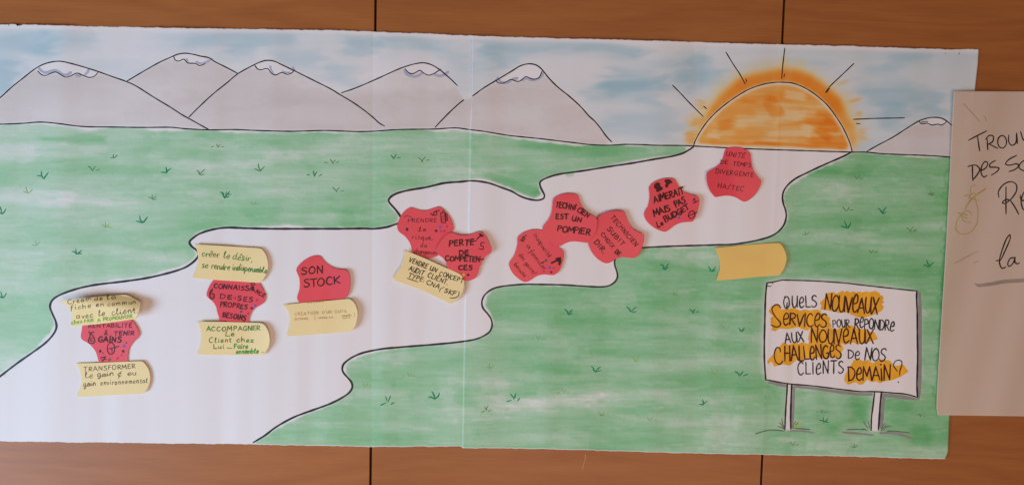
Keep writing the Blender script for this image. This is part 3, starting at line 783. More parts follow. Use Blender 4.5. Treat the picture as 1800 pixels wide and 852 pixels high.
# dark nicks where the torn top edge lost its fibres
mk = Marks(sheet_h, .0003); mk.poly([(28,43.4),(31,46.6),(33.5,44.0),(31,43.0)]); mk.poly([(14,44),(15.5,46),(17,44)]); mk.build('torn_nick', M['gap'], left_sheet)

# drawn signboard
mk = Marks(sheet_h)
mk.line(board[:3], 2.4, False); mk.line(board[2:8], 2.2, True); mk.line(board[7:14], 3.0, True); mk.line(board[13:24], 2.4, True); mk.line([board[23], board[24]], 2.4, False); mk.line(board[24:] + [board[0]], 3.0, True)
mk.line([(1348.5,501.5),(1352,503),(1355.5,502.4)], 1.6); mk.line([(1357,496.2),(1358.6,498.4)], 1.6)
sign = mk.build('drawn_signboard', M['line'], right_sheet)
for pl, pr in (([(1384,673.8),(1383.2,690),(1382,706),(1380.6,730),(1379.7,755)], [(1391.8,674.5),(1390.5,706),(1389.8,732),(1390.2,753)]),
               ([(1537.6,688),(1534.6,712.6),(1532,733.6),(1531.3,755.3)], [(1549.7,688.3),(1547,712.6),(1545.7,733.6),(1544,755)])):
    mk = Marks(sheet_h); mk.line(pl, 2.7); mk.line(pr, 3.2); mk.build('drawn_post', M['line'], sign)
mk = Marks(sheet_h, .00010)
mk.poly([(1614.2,512),(1618,512),(1620,530),(1620.4,560),(1620.4,620),(1620,670),(1618.5,690),(1616,702),(1613.5,700)])
mk.poly([(1352,669),(1383,675.5),(1382.5,680),(1366,677.5),(1349.5,672.5)])
mk.poly([(1393.5,676),(1430,680),(1480,686),(1511,690),(1534,690),(1534,695),(1508,694.5),(1478,691.5),(1430,684),(1397,681)])
mk.poly([(1551.5,690.5),(1569,692),(1591,694),(1613,700),(1615.5,702.8),(1590,701.5),(1569,698),(1553,697.5)])
mk.line([(1396,680),(1394.6,706),(1393.6,730),(1392.5,748)], 4.6, taper=.9)
mk.line([(1554,696),(1551.5,715),(1550,735),(1549,750)], 6.0, taper=.95)
mk.line([(1389,756.8),(1409,756.8),(1431,760)], 3.0); mk.line([(1480,759),(1506,761),(1535,764)], 3.4); mk.line([(1547.7,760.6),(1565.4,760),(1585,763.5),(1604,770)], 4.2)
mk.build('sign_shading', M['grey'], sign)
mk = Marks(sheet_h)
for pts in ([(1327,762),(1338,758.6),(1349.7,755.7),(1363,755.3),(1378.6,757)], [(1395.7,752),(1410,753),(1424.7,754.3)], [(1488.5,754.4),(1505,753.8),(1520.7,754.8)], [(1557.6,756.6),(1572,757),(1599.6,760.2)]): mk.line(pts, 2.0, taper=.4)
for pts in ([(1380,755),(1375,747),(1369.5,741.5)], [(1379,753),(1376,744),(1374,735)], [(1379,754),(1373,750),(1366.5,749)], [(1392.4,752.7),(1395,745),(1399,739.5)], [(1393.8,752.7),(1397.5,746.5),(1403,743)],
            [(1524.7,756.6),(1520,753.5),(1514.8,752.7)], [(1526,752.7),(1522,747),(1518,740.5)], [(1528,752.7),(1527.5,746),(1526,740)], [(1548.4,756.6),(1551.5,748),(1556,742.5)], [(1549,757),(1553,750),(1559,745.5)], [(1552,756.6),(1557.5,750),(1565.5,747.6)]): mk.line(pts, 1.5, taper=.4)
mk.build('drawn_grass_blades', M['greydark'], sign)
mk = Marks(sheet_h, .0003); mk.line([(1397,750),(1402,746.5),(1409,744.3)], 2.2, taper=.5); mk.line([(1394.5,751),(1399,744),(1404,740)], 1.3, taper=.5); mk.build('drawn_grass_blades', M['lime'], sign)

HL = [
 [(1441,532),(1449,524),(1453,515),(1465,512.5),(1470,516),(1481,510.3),(1484,513),(1490,510.5),(1493.7,513.6),(1501,511.7),(1504,514),(1512,511.7),(1515,514),(1524.7,511.4),(1527,513.5),(1539,510.5),(1547,515.5),(1546,517.5),(1552,520),(1553.5,525),(1551,527),(1554.6,531),(1549.6,534),(1554,538.5),(1552,543),(1548.4,547),(1534.7,553.4),(1517,559),(1503.6,556),(1500,553.5),(1493.7,552),(1495,550),(1490,548.6),(1475,549.7),(1459,546),(1442,543.5),(1444,537)],
 [(1351,546),(1357.4,537),(1364.9,535.4),(1374.8,539.7),(1371,543),(1376,543.5),(1397,541),(1406,546),(1414.6,543.5),(1424,545),(1438,543.5),(1444.5,547),(1442,549),(1454.4,554.7),(1459.4,558.4),(1458,564.6),(1461,570),(1462,574.8),(1424,577.2),(1419.6,580.8),(1409.6,578),(1406,576),(1402,574.6),(1384.8,578),(1369.8,577),(1362.4,582),(1355.5,579.5),(1357.4,574.5),(1353.7,564.6),(1355.5,562),(1353.7,559.6),(1358.6,554.7),(1351.5,548)],
 [(1420.5,595),(1422,586),(1424.6,577.6),(1458,575.5),(1472,578.7),(1475,576),(1497.4,571.2),(1507,577.5),(1521,578),(1524.8,582.4),(1537,583),(1543.4,595.5),(1533.5,599),(1516,602.3),(1507.3,605.4),(1500,601),(1485,606),(1478,602.6),(1472,604),(1421,604),(1422,599)],
 [(1472,603.8),(1478,602.8),(1483,611.5),(1479,618.5),(1475.5,629.7),(1460,628.5),(1447,629.7),(1437,627.5),(1427,631),(1422,628.5),(1409.6,633.4),(1401,631.6),(1388.5,642),(1376,639.7),(1361,644),(1359,640),(1356,634.7),(1350,639.7),(1348.5,634.5),(1351,631),(1360,621),(1369.8,608.6),(1377,601),(1387,606),(1397,601),(1404.7,603.5),(1411,600.5),(1420.5,604.3)],
 [(1483.7,667),(1486,657),(1495,643.4),(1501,632),(1511,631),(1517.3,634),(1526,632),(1533.5,637.8),(1549.6,631),(1564.6,633.4),(1569.5,639.7),(1571,643),(1588,640.3),(1597,652.7),(1583,662),(1567,668),(1554.6,669.5),(1547,673),(1541,669.5),(1531,671.4),(1524.7,665.8),(1517.3,674.5),(1511,675.7),(1503.6,670.7),(1491,675.7),(1486,671)],
]
for k, p in enumerate(HL):
    mk = Marks(sheet_h, .00012 + .00001 * k); mk.poly(p); mk.build('highlighter_patch', M['orange'], sign)
WORDS = [('QUêLS', 1377.3, 540.5, 1436, 540, 19.5, 1.9, 18, 'ink'), ('POUR', 1463.7, 574.8, 1493.7, 574.5, 13, 1.6, 15, 'ink'), ('RêPONDRê', 1502, 575.3, 1571, 581.3, 18, 1.9, 10, 'ink'),
         ('AUX', 1380, 602.5, 1413, 599.5, 19, 1.9, 15, 'ink'), ('Dê', 1490.5, 630, 1511, 631, 15.5, 1.7, 15, 'ink'), ('NOS', 1519.5, 631.5, 1556, 635, 21.5, 1.9, 6, 'ink'), ('CLIêNTS', 1402, 657, 1483, 656.5, 21.5, 2.0, 20, 'ink'),
         ('NOUVêAUX', 1449, 544.6, 1542.5, 551, 28.5, 2.3, 3, 'ink_sign'), ('êRVICêS', 1376, 571.2, 1453, 574, 22.5, 2.2, 9, 'ink_sign'), ('NOUVêAUX', 1425, 602.5, 1535, 603, 24, 2.3, 9, 'ink_sign'), ('HALLêNGêS', 1379, 635, 1479.5, 628.5, 25, 2.3, 9, 'ink_sign'), ('DêMAÍN', 1491.5, 669, 1565, 667.5, 24, 2.3, 8, 'ink_sign')]
for wd, x0, y0, x1, y1, hh, pw_, gp, m in WORDS:
    mk = Marks(sheet_h, .0003)
    if wd == 'êRVICêS': mk.line([(1372,540.5),(1368,535.5),(1362,536),(1357,542),(1359,550),(1366,560),(1372,567),(1370,573),(1363,574),(1355,570.5)], 2.3)
    if wd == 'HALLêNGêS': mk.line([(1372,618),(1370.5,611.5),(1365,611),(1361,622),(1363.5,635),(1370.5,639.8),(1376,634)], 2.3)
    mk.text(wd, x0, y0, x1, y1, hh, pw_ * 1.18, slant=0, gap=gp)
    mk.build('lettered_word', M[m], sign)
mk = Marks(sheet_h, .0003); mk.line([(1577.6,652),(1572,644.6),(1570.8,639.7),(1574.5,634),(1580.7,632.4),(1585,635.3),(1585,642),(1582,651),(1581.4,660)], 1.9); mk.dot(1579.2, 671, 1.2)
mk.build('question_mark', M['ink'], sign)

# ------------------------------------------------------------------ the second paper on the right
def flip_h(x, y):
    x = np.asarray(x, float); y = np.asarray(y, float)
    lx = np.interp(y, [160, 213, 426, 639, 715, 729], [1676.5, 1674, 1663, 1650, 1646, 1648])
    d = np.maximum(0, x - lx)
    return 0.0062 + 0.0035 * np.exp(-d / 28.0) + 0.0016 * np.sin(d / 33.0 + y / 160.0) + .0009 * np.sin(d / 13.0 + y / 61.0) + 0.0022 * np.sin(y / 75.0) * np.exp(-d / 60.0)
def flip_left(ynom):
    v = (ynom - 60) / 735; y = 160 + v * 569
    return np.interp(y, [160, 213, 426, 639, 700, 716, 729], [1676.8, 1674, 1663.3, 1650, 1646.5, 1646, 1648])
flip = sheet('flipchart_sheet', flip_left, lambda y: np.full_like(y, 2050.0), lambda x: 160.0 + (x - 1677) * .004, lambda x: 729 + (x - 1648) * .014, 190, 240, flip_h,
             paper_mat('beige_flipchart_paper', (0.72, 0.59, 0.475), None, 0.17), paint=False)
tag(flip, 'plain beige flipchart sheet with large handwriting, lapped over the right edge of the painted poster', 'paper sheet')
mk = Marks(flip_h)
for pts in ([(1702.4,246.8),(1718,238.5),(1734.7,230.2)], [(1718,239),(1720,252),(1722,265.5)], [(1735,243),(1736.4,263.5)], [(1732.5,245),(1738.9,238.4),(1746,240),(1745,248.7),(1737.6,253.5)], [(1738,253),(1753.7,261)],
            [(1773.4,237.6),(1773,248.7),(1778.3,255.6),(1785.7,251),(1787,234)], [(1787,234),(1788.5,253)], [(1793.8,231.5),(1800,246.5),(1808,228)],
            [(1709.3,290.6),(1709.5,305),(1710,317.7)], [(1701.4,293),(1709,290.5),(1716.7,291),(1722,298),(1717,308),(1710,316.5)], [(1725,300),(1733,295),(1736.4,287),(1731,284.3),(1725.5,293),(1724.6,304),(1729,311),(1735,308.5)],
            [(1750,282),(1741,287.5),(1740,293.5),(1748,294),(1756,295.5),(1752,302),(1742.6,308)], [(1787,273.4),(1774,280),(1767.5,288),(1774,290.5),(1787,288),(1790.6,292),(1784,298),(1773.4,301.7)], [(1812,283),(1802,282),(1794,287),(1791.5,295),(1800,300),(1812,296)],
            [(1768.4,328.5),(1768.2,350),(1768.4,376.5)], [(1756,347),(1755,337),(1763.5,324.8),(1776,319.4),(1786,324),(1786.5,336),(1778,349),(1767,357.5),(1762,356),(1768.4,350.7),(1776,352)], [(1776,352),(1784,364),(1790.6,376.5)], [(1793,343),(1796,352),(1806,350),(1808,340),(1801,337),(1795,352),(1799,368),(1810,370)],
            [(1751,458),(1758.6,456.7),(1767,440),(1775.5,420),(1775,412.5),(1769,420),(1762,438),(1757,456),(1758,466),(1762,471.5),(1768,469)], [(1784,452.5),(1776,454),(1771.5,463),(1774,468),(1781,462),(1784.5,452)], [(1784.5,452),(1784,460),(1788,463.5),(1792,461.5)]):
    mk.line(pts, 2.2)
mk.ring(1761.5, 249.5, 7.8, 11, 2.2)
mk.build('lettering', M['ink'], flip)
mk = Marks(flip_h); mk.poly([(1712.5,497),(1719,499.2),(1741,496),(1766,491.3),(1800,489.3),(1830,488),(1830,495),(1800,495.8),(1766,497.8),(1741,502.2),(1720,504.5),(1716,502)]); mk.build('underline', M['warmgrey'], flip)
for pts in ([(1693,182),(1708,198),(1723,215.5)], [(1730,204.4),(1734,213)], [(1678.5,462.8),(1700,451),(1720,440.6)], [(1710.5,463.3),(1721,457.9)]):
    mk = Marks(flip_h); mk.line(pts, 1.6, taper=.4); mk.build('sketch_line', M['olive_pale'], flip)
mk = Marks(flip_h)
for pts, w in (([(1694.5,344.5),(1714,339.6)],1.4), ([(1707,342),(1706,333),(1709,326.5),(1716,326.5)],1.2), ([(1714,347),(1719,371.6),(1716.7,393.8),(1704.4,408.6),(1689.6,411),(1681,403.7),(1682,389),(1692,374)],1.3), ([(1709,378),(1702,370.4),(1694,373),(1690,380),(1694,388),(1707,391.3)],1.4), ([(1683.4,374),(1700.7,378)],1.9), ([(1686,378),(1700.7,384)],1.7), ([(1703,346),(1715,352),(1722,352)],1.2), ([(1703,350),(1707,341),(1716,341)],1.2)): mk.line(pts, w, taper=.5)
mk.line([(1734,331),(1719,341),(1707,350.7),(1695.7,368)], 2.4, taper=.4)
mk.build('money_bag_sketch', M['olive'], flip)

# ------------------------------------------------------------------ notes
GR = 'red lobed sticky notes along the road'
GY = 'yellow arrow sticky notes on the poster'
def note(name, pts, material, label, group, base=0.0005, lift=0.004, ang=0.0, start=0.0, hfun=None, bend=None):
    bend = (.003 if name == 'red_sticky_note' else .0006) if bend is None else bend
    """a cut paper note; its far side (direction ang, degrees, 0 = right, 90 = down) stands off the sheet"""
    o = outline(pts); c = (o.min(0) + o.max(0)) / 2
    R = np.hypot(*(o - c).T).max()
    ref = float(np.percentile(sheet_h(o[:, 0], o[:, 1]), 90)) + 0.0003
    ca, sa = math.cos(math.radians(ang)), math.sin(math.radians(ang))
    def hf(x, y):
        x = np.asarray(x, float); y = np.asarray(y, float)
        s = ((x - c[0]) * ca + (y - c[1]) * sa) / R
        t = -(x - c[0]) * sa / R + (y - c[1]) * ca / R
        l = .9 * lift * np.clip((s - start) / (1 - start), 0, 2) ** 1.8
        hh = ref + base + l + bend * (np.sqrt((s - .05) ** 2 + .012) - .1) + 0.0003 * np.sin(t * 3 + c[0])
        if hfun is not None: hh = hh + hfun((x - c[0]) / R, (y - c[1]) / R)
        return hh
    rings = [1.0, .98] + list(np.linspace(.94, .04, 26))
    n = len(o); xy = np.concatenate([c + (o - c) * r for r in rings] + [c[None]])
    f = []
    for k in range(len(rings) - 1):
        for i in range(n):
            j = (i + 1) % n
            f.append([k*n + i, k*n + j, (k+1)*n + j, (k+1)*n + i])
    k = len(rings) - 1
    for i in range(n): f.append([k*n + i, k*n + (i+1) % n, len(xy) - 1])
    v = P(xy[:, 0], xy[:, 1], hf(xy[:, 0], xy[:, 1]))
    back = v[:n] + np.array([0, 0.00032, 0]); nb = len(v)
    for i in range(n):
        j = (i + 1) % n; f.append([j, i, nb + i, nb + j])
    # orientation: front faces must look at the camera (-Y)
    a, b, d = v[f[0][0]], v[f[0][1]], v[f[0][2]]
    if np.cross(b - a, d - a)[1] > 0: f = [q[::-1] for q in f]
    ob = link(name, np.vstack([v, back]), f, material)
    tag(ob, label, {'red_sticky_note': 'sticky note', 'yellow_sticky_note': 'sticky note'}[name], group)
    return ob, hf
def dots(hf, ob, lst):
    for x, y, r, m in lst:
        mk = Marks(hf, .0003); mk.dot(x, y, r); mk.build('ink_dot', M[m], ob)

RED, YEL = 'red_sticky_note', 'yellow_sticky_note'
# --- first column, far left
ob, hf = note(RED, [(160,556),(190,551),(222,556),(234.7,565),(240.8,574),(244.5,583),(245,587.5),(242,593.5),(233,602.5),(227,613),(225,625),(224.5,636),(220,645),(200,650),(180,646),(174,636),(168.6,619),(162.6,610),(155,602.7),(144.6,596.7),(142,591.4),(143.5,580),(146,569.6)], M['red'],
    'red note reading "rentabilité à tenir gains", tucked between two yellow notes at the far left', GR, bend=.001, lift=.001)
mk = Marks(hf)
mk.text('RENTABÍLÍTÉ', 155, 575.8, 232, 574.6, 7.2, 1.3); mk.text('À', 183, 588.4, 189.5, 588.4, 7, 1.3); mk.text('TENÍR', 200, 588.4, 235.5, 588.4, 7.4, 1.4); mk.text('GAÍNS', 172.4, 600.6, 213, 601, 10, 1.9)
mk.build('lettering', M['ink_red'], ob)
mk = Marks(hf)
mk.line([(155.5,582.5),(160,584),(165.5,583)], 1.7); mk.line([(157,588.5),(164,583)], 1.6); mk.line([(156,585),(163,588.5)], 1.6)
mk.line([(159,589),(155.5,598),(157,602.5),(163,603),(166.5,600),(165,593),(162,588.5)], 1.9); mk.line([(164,593.5),(160,594),(159.5,599),(164,599)], 1.2); mk.line([(158.5,597),(162.5,596.6)], 1.1)
mk.ring(195, 612, 6.6, 10.2, 1.7); mk.line([(190.5,612.8),(199,611),(209,608)], 1.9); mk.line([(195.5,613),(196.5,616.5),(198,614)], 1.0); mk.line([(195,618.5),(198.5,618)], 1.0)
mk.line([(177,628.5),(185.5,626.5),(179.5,636)], 1.9, False); mk.line([(178,632),(187,631)], 1.5)
mk.build('drawn_symbol', M['ink_red'], ob)
dots(hf, ob, [(176,616.8,2.5,'dot_navy'),(218,607.8,2.6,'dot_blue'),(216.4,616.8,2.5,'dot_maroon'),(222,602,1.3,'dot_maroon'),(213.7,624,1.6,'dot_rose'),(206.6,629.3,2.3,'dot_rose'),(192.4,631.8,2.5,'dot_green'),(181,620.2,1.1,'dot_maroon')])

def curl_creat(u, v):
    s = (-v * 2.6 + u * .45)                                # towards the upper right
    k = np.clip((s + .85) / 2.0, 0, 1)
    return 0.017 * np.sin(k * 2.75) ** 1.35
ob, hf = note(YEL, [(103.3,529),(125,526),(162.6,521.8),(192.7,519.3),(219.7,517.8),(230,521),(239,526),(248,531.3),(246,542.6),(241.5,554.6),(237.8,560.3),(230,561.3),(200,565.9),(155,570.8),(126.6,572.6),(123.5,570.4),(125.8,562),(127.3,553),(125,545.6),(119,538),(110,532)], M['yellow'],
    'curled yellow note with handwriting ending "avec le client", above the far left red note', GY, base=.0022, lift=0, hfun=curl_creat)
mk = Marks(hf)
mk.text('Creat', 119, 534.4, 154, 528.7, 8.5, 1.15); mk.text('n', 154.5, 526.8, 160, 526.2, 7, 1.0); mk.text('de', 165.6, 528.6, 180, 527, 8.5, 1.15); mk.text('la', 188, 526.2, 203, 524.6, 8.5, 1.15)
mk.text('fiche', 124, 543.4, 160.5, 540.4, 9.5, 1.15); mk.text('en', 168.6, 538.7, 182, 537.4, 8.5, 1.15); mk.text('commun', 189, 537.5, 238.5, 533, 8.5, 1.15)
mk.text('avec', 134.4, 560.0, 163.4, 556.9, 10, 1.2); mk.text('le', 173, 555.6, 183.7, 555, 11.5, 1.2); mk.text('client.', 197, 553.9, 241.5, 549.2, 12, 1.2)
mk.build('lettering', M['ink_brown'], ob)
mk = Marks(hf); mk.text('chez', 125.8, 569.4, 143.8, 567, 7.5, 1.3); mk.text('FAÍR', 148.3, 566.8, 165, 564.9, 6, 1.3); mk.text('A', 171.6, 565.2, 176.5, 564.6, 5.5, 1.3); mk.text('PROMOUVOÍR', 181.4, 563.4, 232.5, 557.8, 6, 1.3); mk.build('green_lettering', M['green_light'], ob)

ob, hf = note(YEL, [(133.8,637.9),(174.6,636.8),(224,634.8),(249.8,634.4),(255.8,639.4),(261.8,649),(264.5,661),(263.3,673),(258.8,683.7),(254,689.7),(245,691.2),(200,693.4),(155,696),(134.8,696.5),(137,690),(141.6,680.7),(143,670),(141.6,655),(137,644.6)], M['yellow'],
    'yellow note starting "transformer", lowest of the far left column', GY, base=.002, lift=.005, ang=75, start=.1)
mk = Marks(hf); mk.text('TRANSFORMER', 147, 652.6, 237, 646.6, 8.6, 1.15); mk.text('le', 149.8, 664, 162.6, 663.4, 11.5, 1.15); mk.text('gain', 171, 662, 198.7, 659.8, 10.5, 1.15); mk.text('c', 207, 660.6, 213.5, 660, 11, 1.15); mk.line([(208,665),(210.5,658),(213,652)], 1.1); mk.text('eu', 224, 659.6, 240, 658.8, 10.5, 1.15)
mk.text('gain', 146.5, 678.8, 168, 676.6, 11, 1.15); mk.text('environnemental', 177, 676, 259, 672.6, 10, 1.1); mk.build('lettering', M['ink_brown'], ob)

# --- second column
ob, hf = note(RED, [(375.8,491.8),(385,485),(415,482),(448,487),(456,497),(459,501),(463.7,510),(467,519),(467,523),(465,529.8),(457.7,535.8),(448.7,541),(442,548.5),(438,557.6),(436.7,566),(430,575),(410,578),(392,574),(385.6,565),(384.8,557.6),(381.8,548.5),(379.6,538.7),(373.6,529.7),(366,523),(363,517.7),(365.3,508.7),(370.6,498)], M['red'],
    'red note reading "connaissance de ses propres besoins" between two yellow notes', GR, bend=.001, lift=.0015)
mk = Marks(hf); mk.text('CONNAÍSSA', 375.5, 505.8, 446, 511.5, 9, 1.5); mk.text('NCE', 448.5, 513.5, 463, 523, 7.5, 1.4); mk.text('DE', 386.4, 524.6, 406.6, 525.4, 8, 1.4); mk.text('SES', 417, 527.6, 443.4, 530.6, 9, 1.4); mk.text('PROPRES', 387, 538, 434.4, 543.4, 9, 1.5); mk.text('BESOÍNS', 391, 556.6, 431, 563.4, 9.5, 1.6); mk.text('um', 386, 566, 398, 566.5, 6, 1.3)
mk.build('lettering', M['ink_red'], ob)
mk = Marks(hf); mk.ring(444.6, 499.2, 3.7, 1.7, 1.7); mk.line([(441,503.5),(447,503.8)], 1.6); mk.line([(444.5,504),(442.5,511)], 2.0); mk.line([(445.5,504.5),(447,511.5)], 2.0)
mk.line([(372.5,508.5),(369.5,513),(369,521),(371,524.5),(375.5,523.5),(376.3,518),(372.5,515.5),(369.5,517)], 2.2); mk.line([(373.5,507.5),(371.5,513)], 2.4); mk.dot(372.6, 520, 1.0); mk.build('drawn_symbol', M['ink_red'], ob)
dots(hf, ob, [(412.6,523.7,2.4,'dot_rose'),(451.7,527.4,2.2,'dot_rose'),(448,536.5,2.3,'dot_blue'),(442.4,541.4,2.3,'dot_maroon'),(424,547.5,2.3,'dot_green'),(436,550.8,2.0,'dot_rose')])
ob, hf = note(YEL, [(342,429),(375,430.8),(420,433.5),(454.7,435.8),(460.7,437.7),(467.5,447),(471,459),(471.7,469.6),(469,480),(463.7,489.9),(457.7,496.6),(453,496.6),(420,494.4),(375,491.4),(339,488.4),(339,486),(343.5,477),(347.3,465),(348.3,453),(346.5,441)], M['yellow'],
    'yellow note with green handwriting "créer le désir, se rendre indispensable"', GY, base=.002, lift=.005, ang=10, start=.2)
mk = Marks(hf); mk.text('créer', 355, 449.8, 385.6, 452.2, 12.5, 1.25, gap=8); mk.text('le', 392.4, 453, 403, 454.4, 13, 1.25, gap=8); mk.text('désir,', 408.5, 455.6, 443, 460, 13, 1.25, gap=8)
mk.text('se', 354.5, 470.6, 365.3, 471.6, 13, 1.3, gap=8); mk.text('rendre', 371.3, 471.6, 403.6, 474.3, 12, 1.3, gap=8); mk.text('indispensable', 408.5, 474.4, 469, 480, 12, 1.3, gap=8); mk.build('lettering', M['green_pen'], ob)
ob, hf = note(YEL, [(346.8,564.8),(385.6,565),(436.7,566.3),(460.7,567.8),(467.5,573.3),(472.7,584.6),(474.5,596.6),(472.7,608.7),(467.5,617.7),(463,623.7),(456,624),(420,623.4),(375,623),(348,622.5),(347.3,620.7),(351,611.7),(353.6,599.6),(353.3,584.6),(350.3,572.6)], M['yellow'],
    'yellow note with green lettering starting "accompagner le client", its round end lifted', GY, base=.002, lift=.009, ang=0, start=.25)
mk = Marks(hf); mk.text('ACCOMPAGNER', 363, 581.6, 458, 579.6, 8.5, 1.35); mk.text('Le', 396, 590, 412, 590.3, 9.5, 1.3); mk.text('Client', 367, 602, 406, 601.2, 9.5, 1.3); mk.text('chez', 416, 600.8, 446, 601.2, 9.5, 1.3); mk.text('Lui', 375, 612.8, 394, 612.6, 9, 1.3); mk.line([(398.4,611),(408,612)], 1.4); mk.build('lettering', M['green_pen'], ob)
mk = Marks(hf); mk.text('Faire', 411, 611.8, 435, 611.8, 9, 1.5, gap=8); mk.text('ensemble', 415, 621.2, 454, 620.6, 9.5, 1.5, gap=8); mk.line([(460,618.9),(463,618.9)], 1.3); mk.build('green_lettering', M['green_bright'], ob)

# --- third column
ob, hf = note(RED, [(520.8,473.6),(524.6,466.8),(532,459.3),(541,453.3),(550,449.8),(559,448.8),(564.4,451),(569.6,457.8),(577,464.6),(587.7,470.6),(598,473),(607,473.9),(612.5,478),(615.5,488.6),(616,500.6),(614,512.6),(610,521),(603,524.5),(590,530),(575,537),(555,540),(538,538),(526,531),(522.3,524.7),(523,518.7),(526,509.6),(527,499),(526,488.6),(522.3,479.6)], M['red'],
    'red note reading "son stock" above a yellow note with faded writing', GR, lift=.0035, ang=-10, start=-.1)
mk = Marks(hf); mk.text('SON', 530, 482.6, 568, 479.6, 14, 1.8); mk.text('STOCK', 534.5, 504.2, 598, 498.6, 14.5, 1.8, gap=6); mk.build('lettering', M['ink_red'], ob)
ob, hf = note(YEL, [(497.5,535.3),(512.5,533.8),(542.6,530.8),(580,527.8),(613,524.8),(617.7,526.6),(623.7,532.6),(627.5,541.6),(629,550.6),(628,561),(624.5,573),(617.7,582),(580,585),(542.6,587.9),(504.3,590.4),(504.3,587.4),(507.3,577.7),(509.5,565.6),(508.8,555),(505.8,546)], M['yellow'],
    'yellow note with faint faded pencil lettering, below the "son stock" note', GY, base=.0034, lift=.006, ang=10, start=.3)
mk = Marks(hf); mk.text('CREATION', 518, 554.4, 559, 552, 6, .75); mk.text("D'UN", 566.6, 551, 583, 550, 5, .75); mk.text('OUTIL', 588.4, 550, 610, 548.5, 5, .75); mk.text('BONNE', 518, 562.6, 542, 561.6, 4.5, .7); mk.text('(', 553, 562.5, 556, 562, 8, .7); mk.text('ronnee,', 558.5, 560, 576, 559, 5, .7); mk.text('en.', 578, 559, 587, 558.8, 5, .7); mk.text('nouvelle', 601, 556, 618, 555, 4, .7); mk.text('outil', 602, 560, 615, 559, 3.6, .7); mk.text(')', 621, 556.4, 624, 556, 7, .7)
mk.text('nnnnnn', 540, 533.4, 569.5, 530.9, 3, .6); mk.build('faded_lettering', M['pencil'], ob)

# --- middle cluster
ob, hf = note(RED, [(704.3,380),(709.5,372.5),(717,366.2),(723,364.3),(730.6,366.8),(739.6,369.2),(750,369.2),(759,366.5),(768,363.5),(772.6,363.5),(778.7,367.3),(786,374.8),(793,385.3),(796.7,396.6),(797,402.6),(793.7,407.9),(786,413),(780,422),(774,434),(771,446),(768,450),(762,452),(753,454),(747,453.4),(738,450.7),(729,447),(724.6,443),(722.3,432.6),(718.5,423.6),(711,414.6),(702,407.9),(698.7,402.6),(698.3,396.6),(700.5,388.3)], M['red'],
    'red note with thin cursive "prendre le risque du changement" and a clipboard doodle', GR, bend=.001, lift=.0022, start=-.1)
mk = Marks(hf); mk.text('RENDRE', 724, 390.8, 768, 390.6, 7.2, 1.0); mk.line([(717.2,391),(717.8,384)], 1.0); mk.line([(710,381),(716,379.6),(723,382),(723.5,386),(718.5,387.6)], 1.0); mk.text('le', 737, 406, 749, 405.4, 8, 1.0); mk.line([(733.6,406.4),(738,406)], .9); mk.text('risque', 724.5, 420, 757, 421.2, 9.5, 1.0); mk.line([(756,421),(761.5,421.4)], .9); mk.text('du', 739, 434, 750, 434, 9, 1.0); mk.text('changement', 727.5, 444.6, 772, 448, 9, .95, gap=7); mk.build('lettering', M['ink_red'], ob)
mk = Marks(hf); mk.line([(756.5,375),(762,379)], 1.9); mk.ring(765, 375.2, 3.0, 3.2, 1.7); mk.line([(765,372),(769,369.8),(773,370.4)], 1.6)
mk.line([(774.4,374.5),(776,391),(782.8,391.4),(781.8,373.4),(774.4,374.5)], 1.7, False); mk.line([(776.5,372),(781,370)], 1.6); mk.line([(785.4,375.5),(786.6,387.4),(783.8,388.2)], 1.5, False)
mk.line([(777,378.4),(780,379)], 1.1); mk.line([(777.4,381.6),(780.2,381)], 1.1); mk.line([(777.4,385),(780.4,385)], 1.1); mk.line([(778,388.2),(780.6,388)], 1.1); mk.line([(783.4,374.4),(784.4,388)], 1.2); mk.build('drawn_symbol', M['ink_red'], ob)
dots(hf, ob, [(715.5,403,2.6,'dot_navy'),(766.6,405.6,2.4,'dot_maroon'),(773.7,399.3,2.6,'dot_blue'),(785.4,398,2.0,'dot_rose'),(781,406.3,2.3,'dot_rose'),(775,406.3,1.9,'dot_rose')])
ob, hf = note(RED, [(793.7,408.6),(801,410.9),(810,412.8),(820.7,412.8),(831,410.4),(840,407.4),(846,407.9),(852,412.4),(858,422),(862.8,434),(864,440),(862,444.7),(855,449),(849,456.7),(846,464),(843,470),(840,480.6),(835.8,488),(828,492),(820.7,493.4),(810,488),(801,479),(787.7,471.6),(786,467),(783,459.6),(778.7,453.6),(772.6,449),(769,446),(767.4,440),(768,434),(774,423.6),(781.7,414.6),(787.7,410)], M['red'],
    'red note in bold capitals "perte de competences", lapped over the clipboard doodle note', GR, base=.0032, lift=.004, start=0, bend=.002)
mk = Marks(hf); mk.text('PERTE', 789.5, 432.6, 833, 430.4, 11.5, 2.1); mk.text('DE', 807, 448.4, 823.5, 447.8, 9, 2.0); mk.text('COMPETEN-', 782.5, 457.8, 850, 460.2, 9.5, 1.9, gap=6); mk.text('CES', 806, 474, 830, 473.6, 8.5, 2.0); mk.line([(822,424.5),(838,423)], 1.8)
mk.line([(851.5,426.4),(846,426.4),(845.2,431.6),(849.4,433),(849,437.6),(845,438.4)], 1.7); mk.line([(841,436.8),(850,438.6)], 1.6); mk.build('lettering', M['ink_red'], ob)
mk = Marks(hf); mk.line([(838,420.6),(844.5,413.5)], 2.2); mk.poly([(841,410.8),(845,410.2),(849,412.6),(850.6,416.6),(848,415.6),(845,416.6),(843.2,413.6)]); mk.build('hammer_doodle', M['ink_red'], ob)
dots(hf, ob, [(822.8,483,2.5,'dot_maroon'),(814.6,483,2.5,'dot_yellow')])
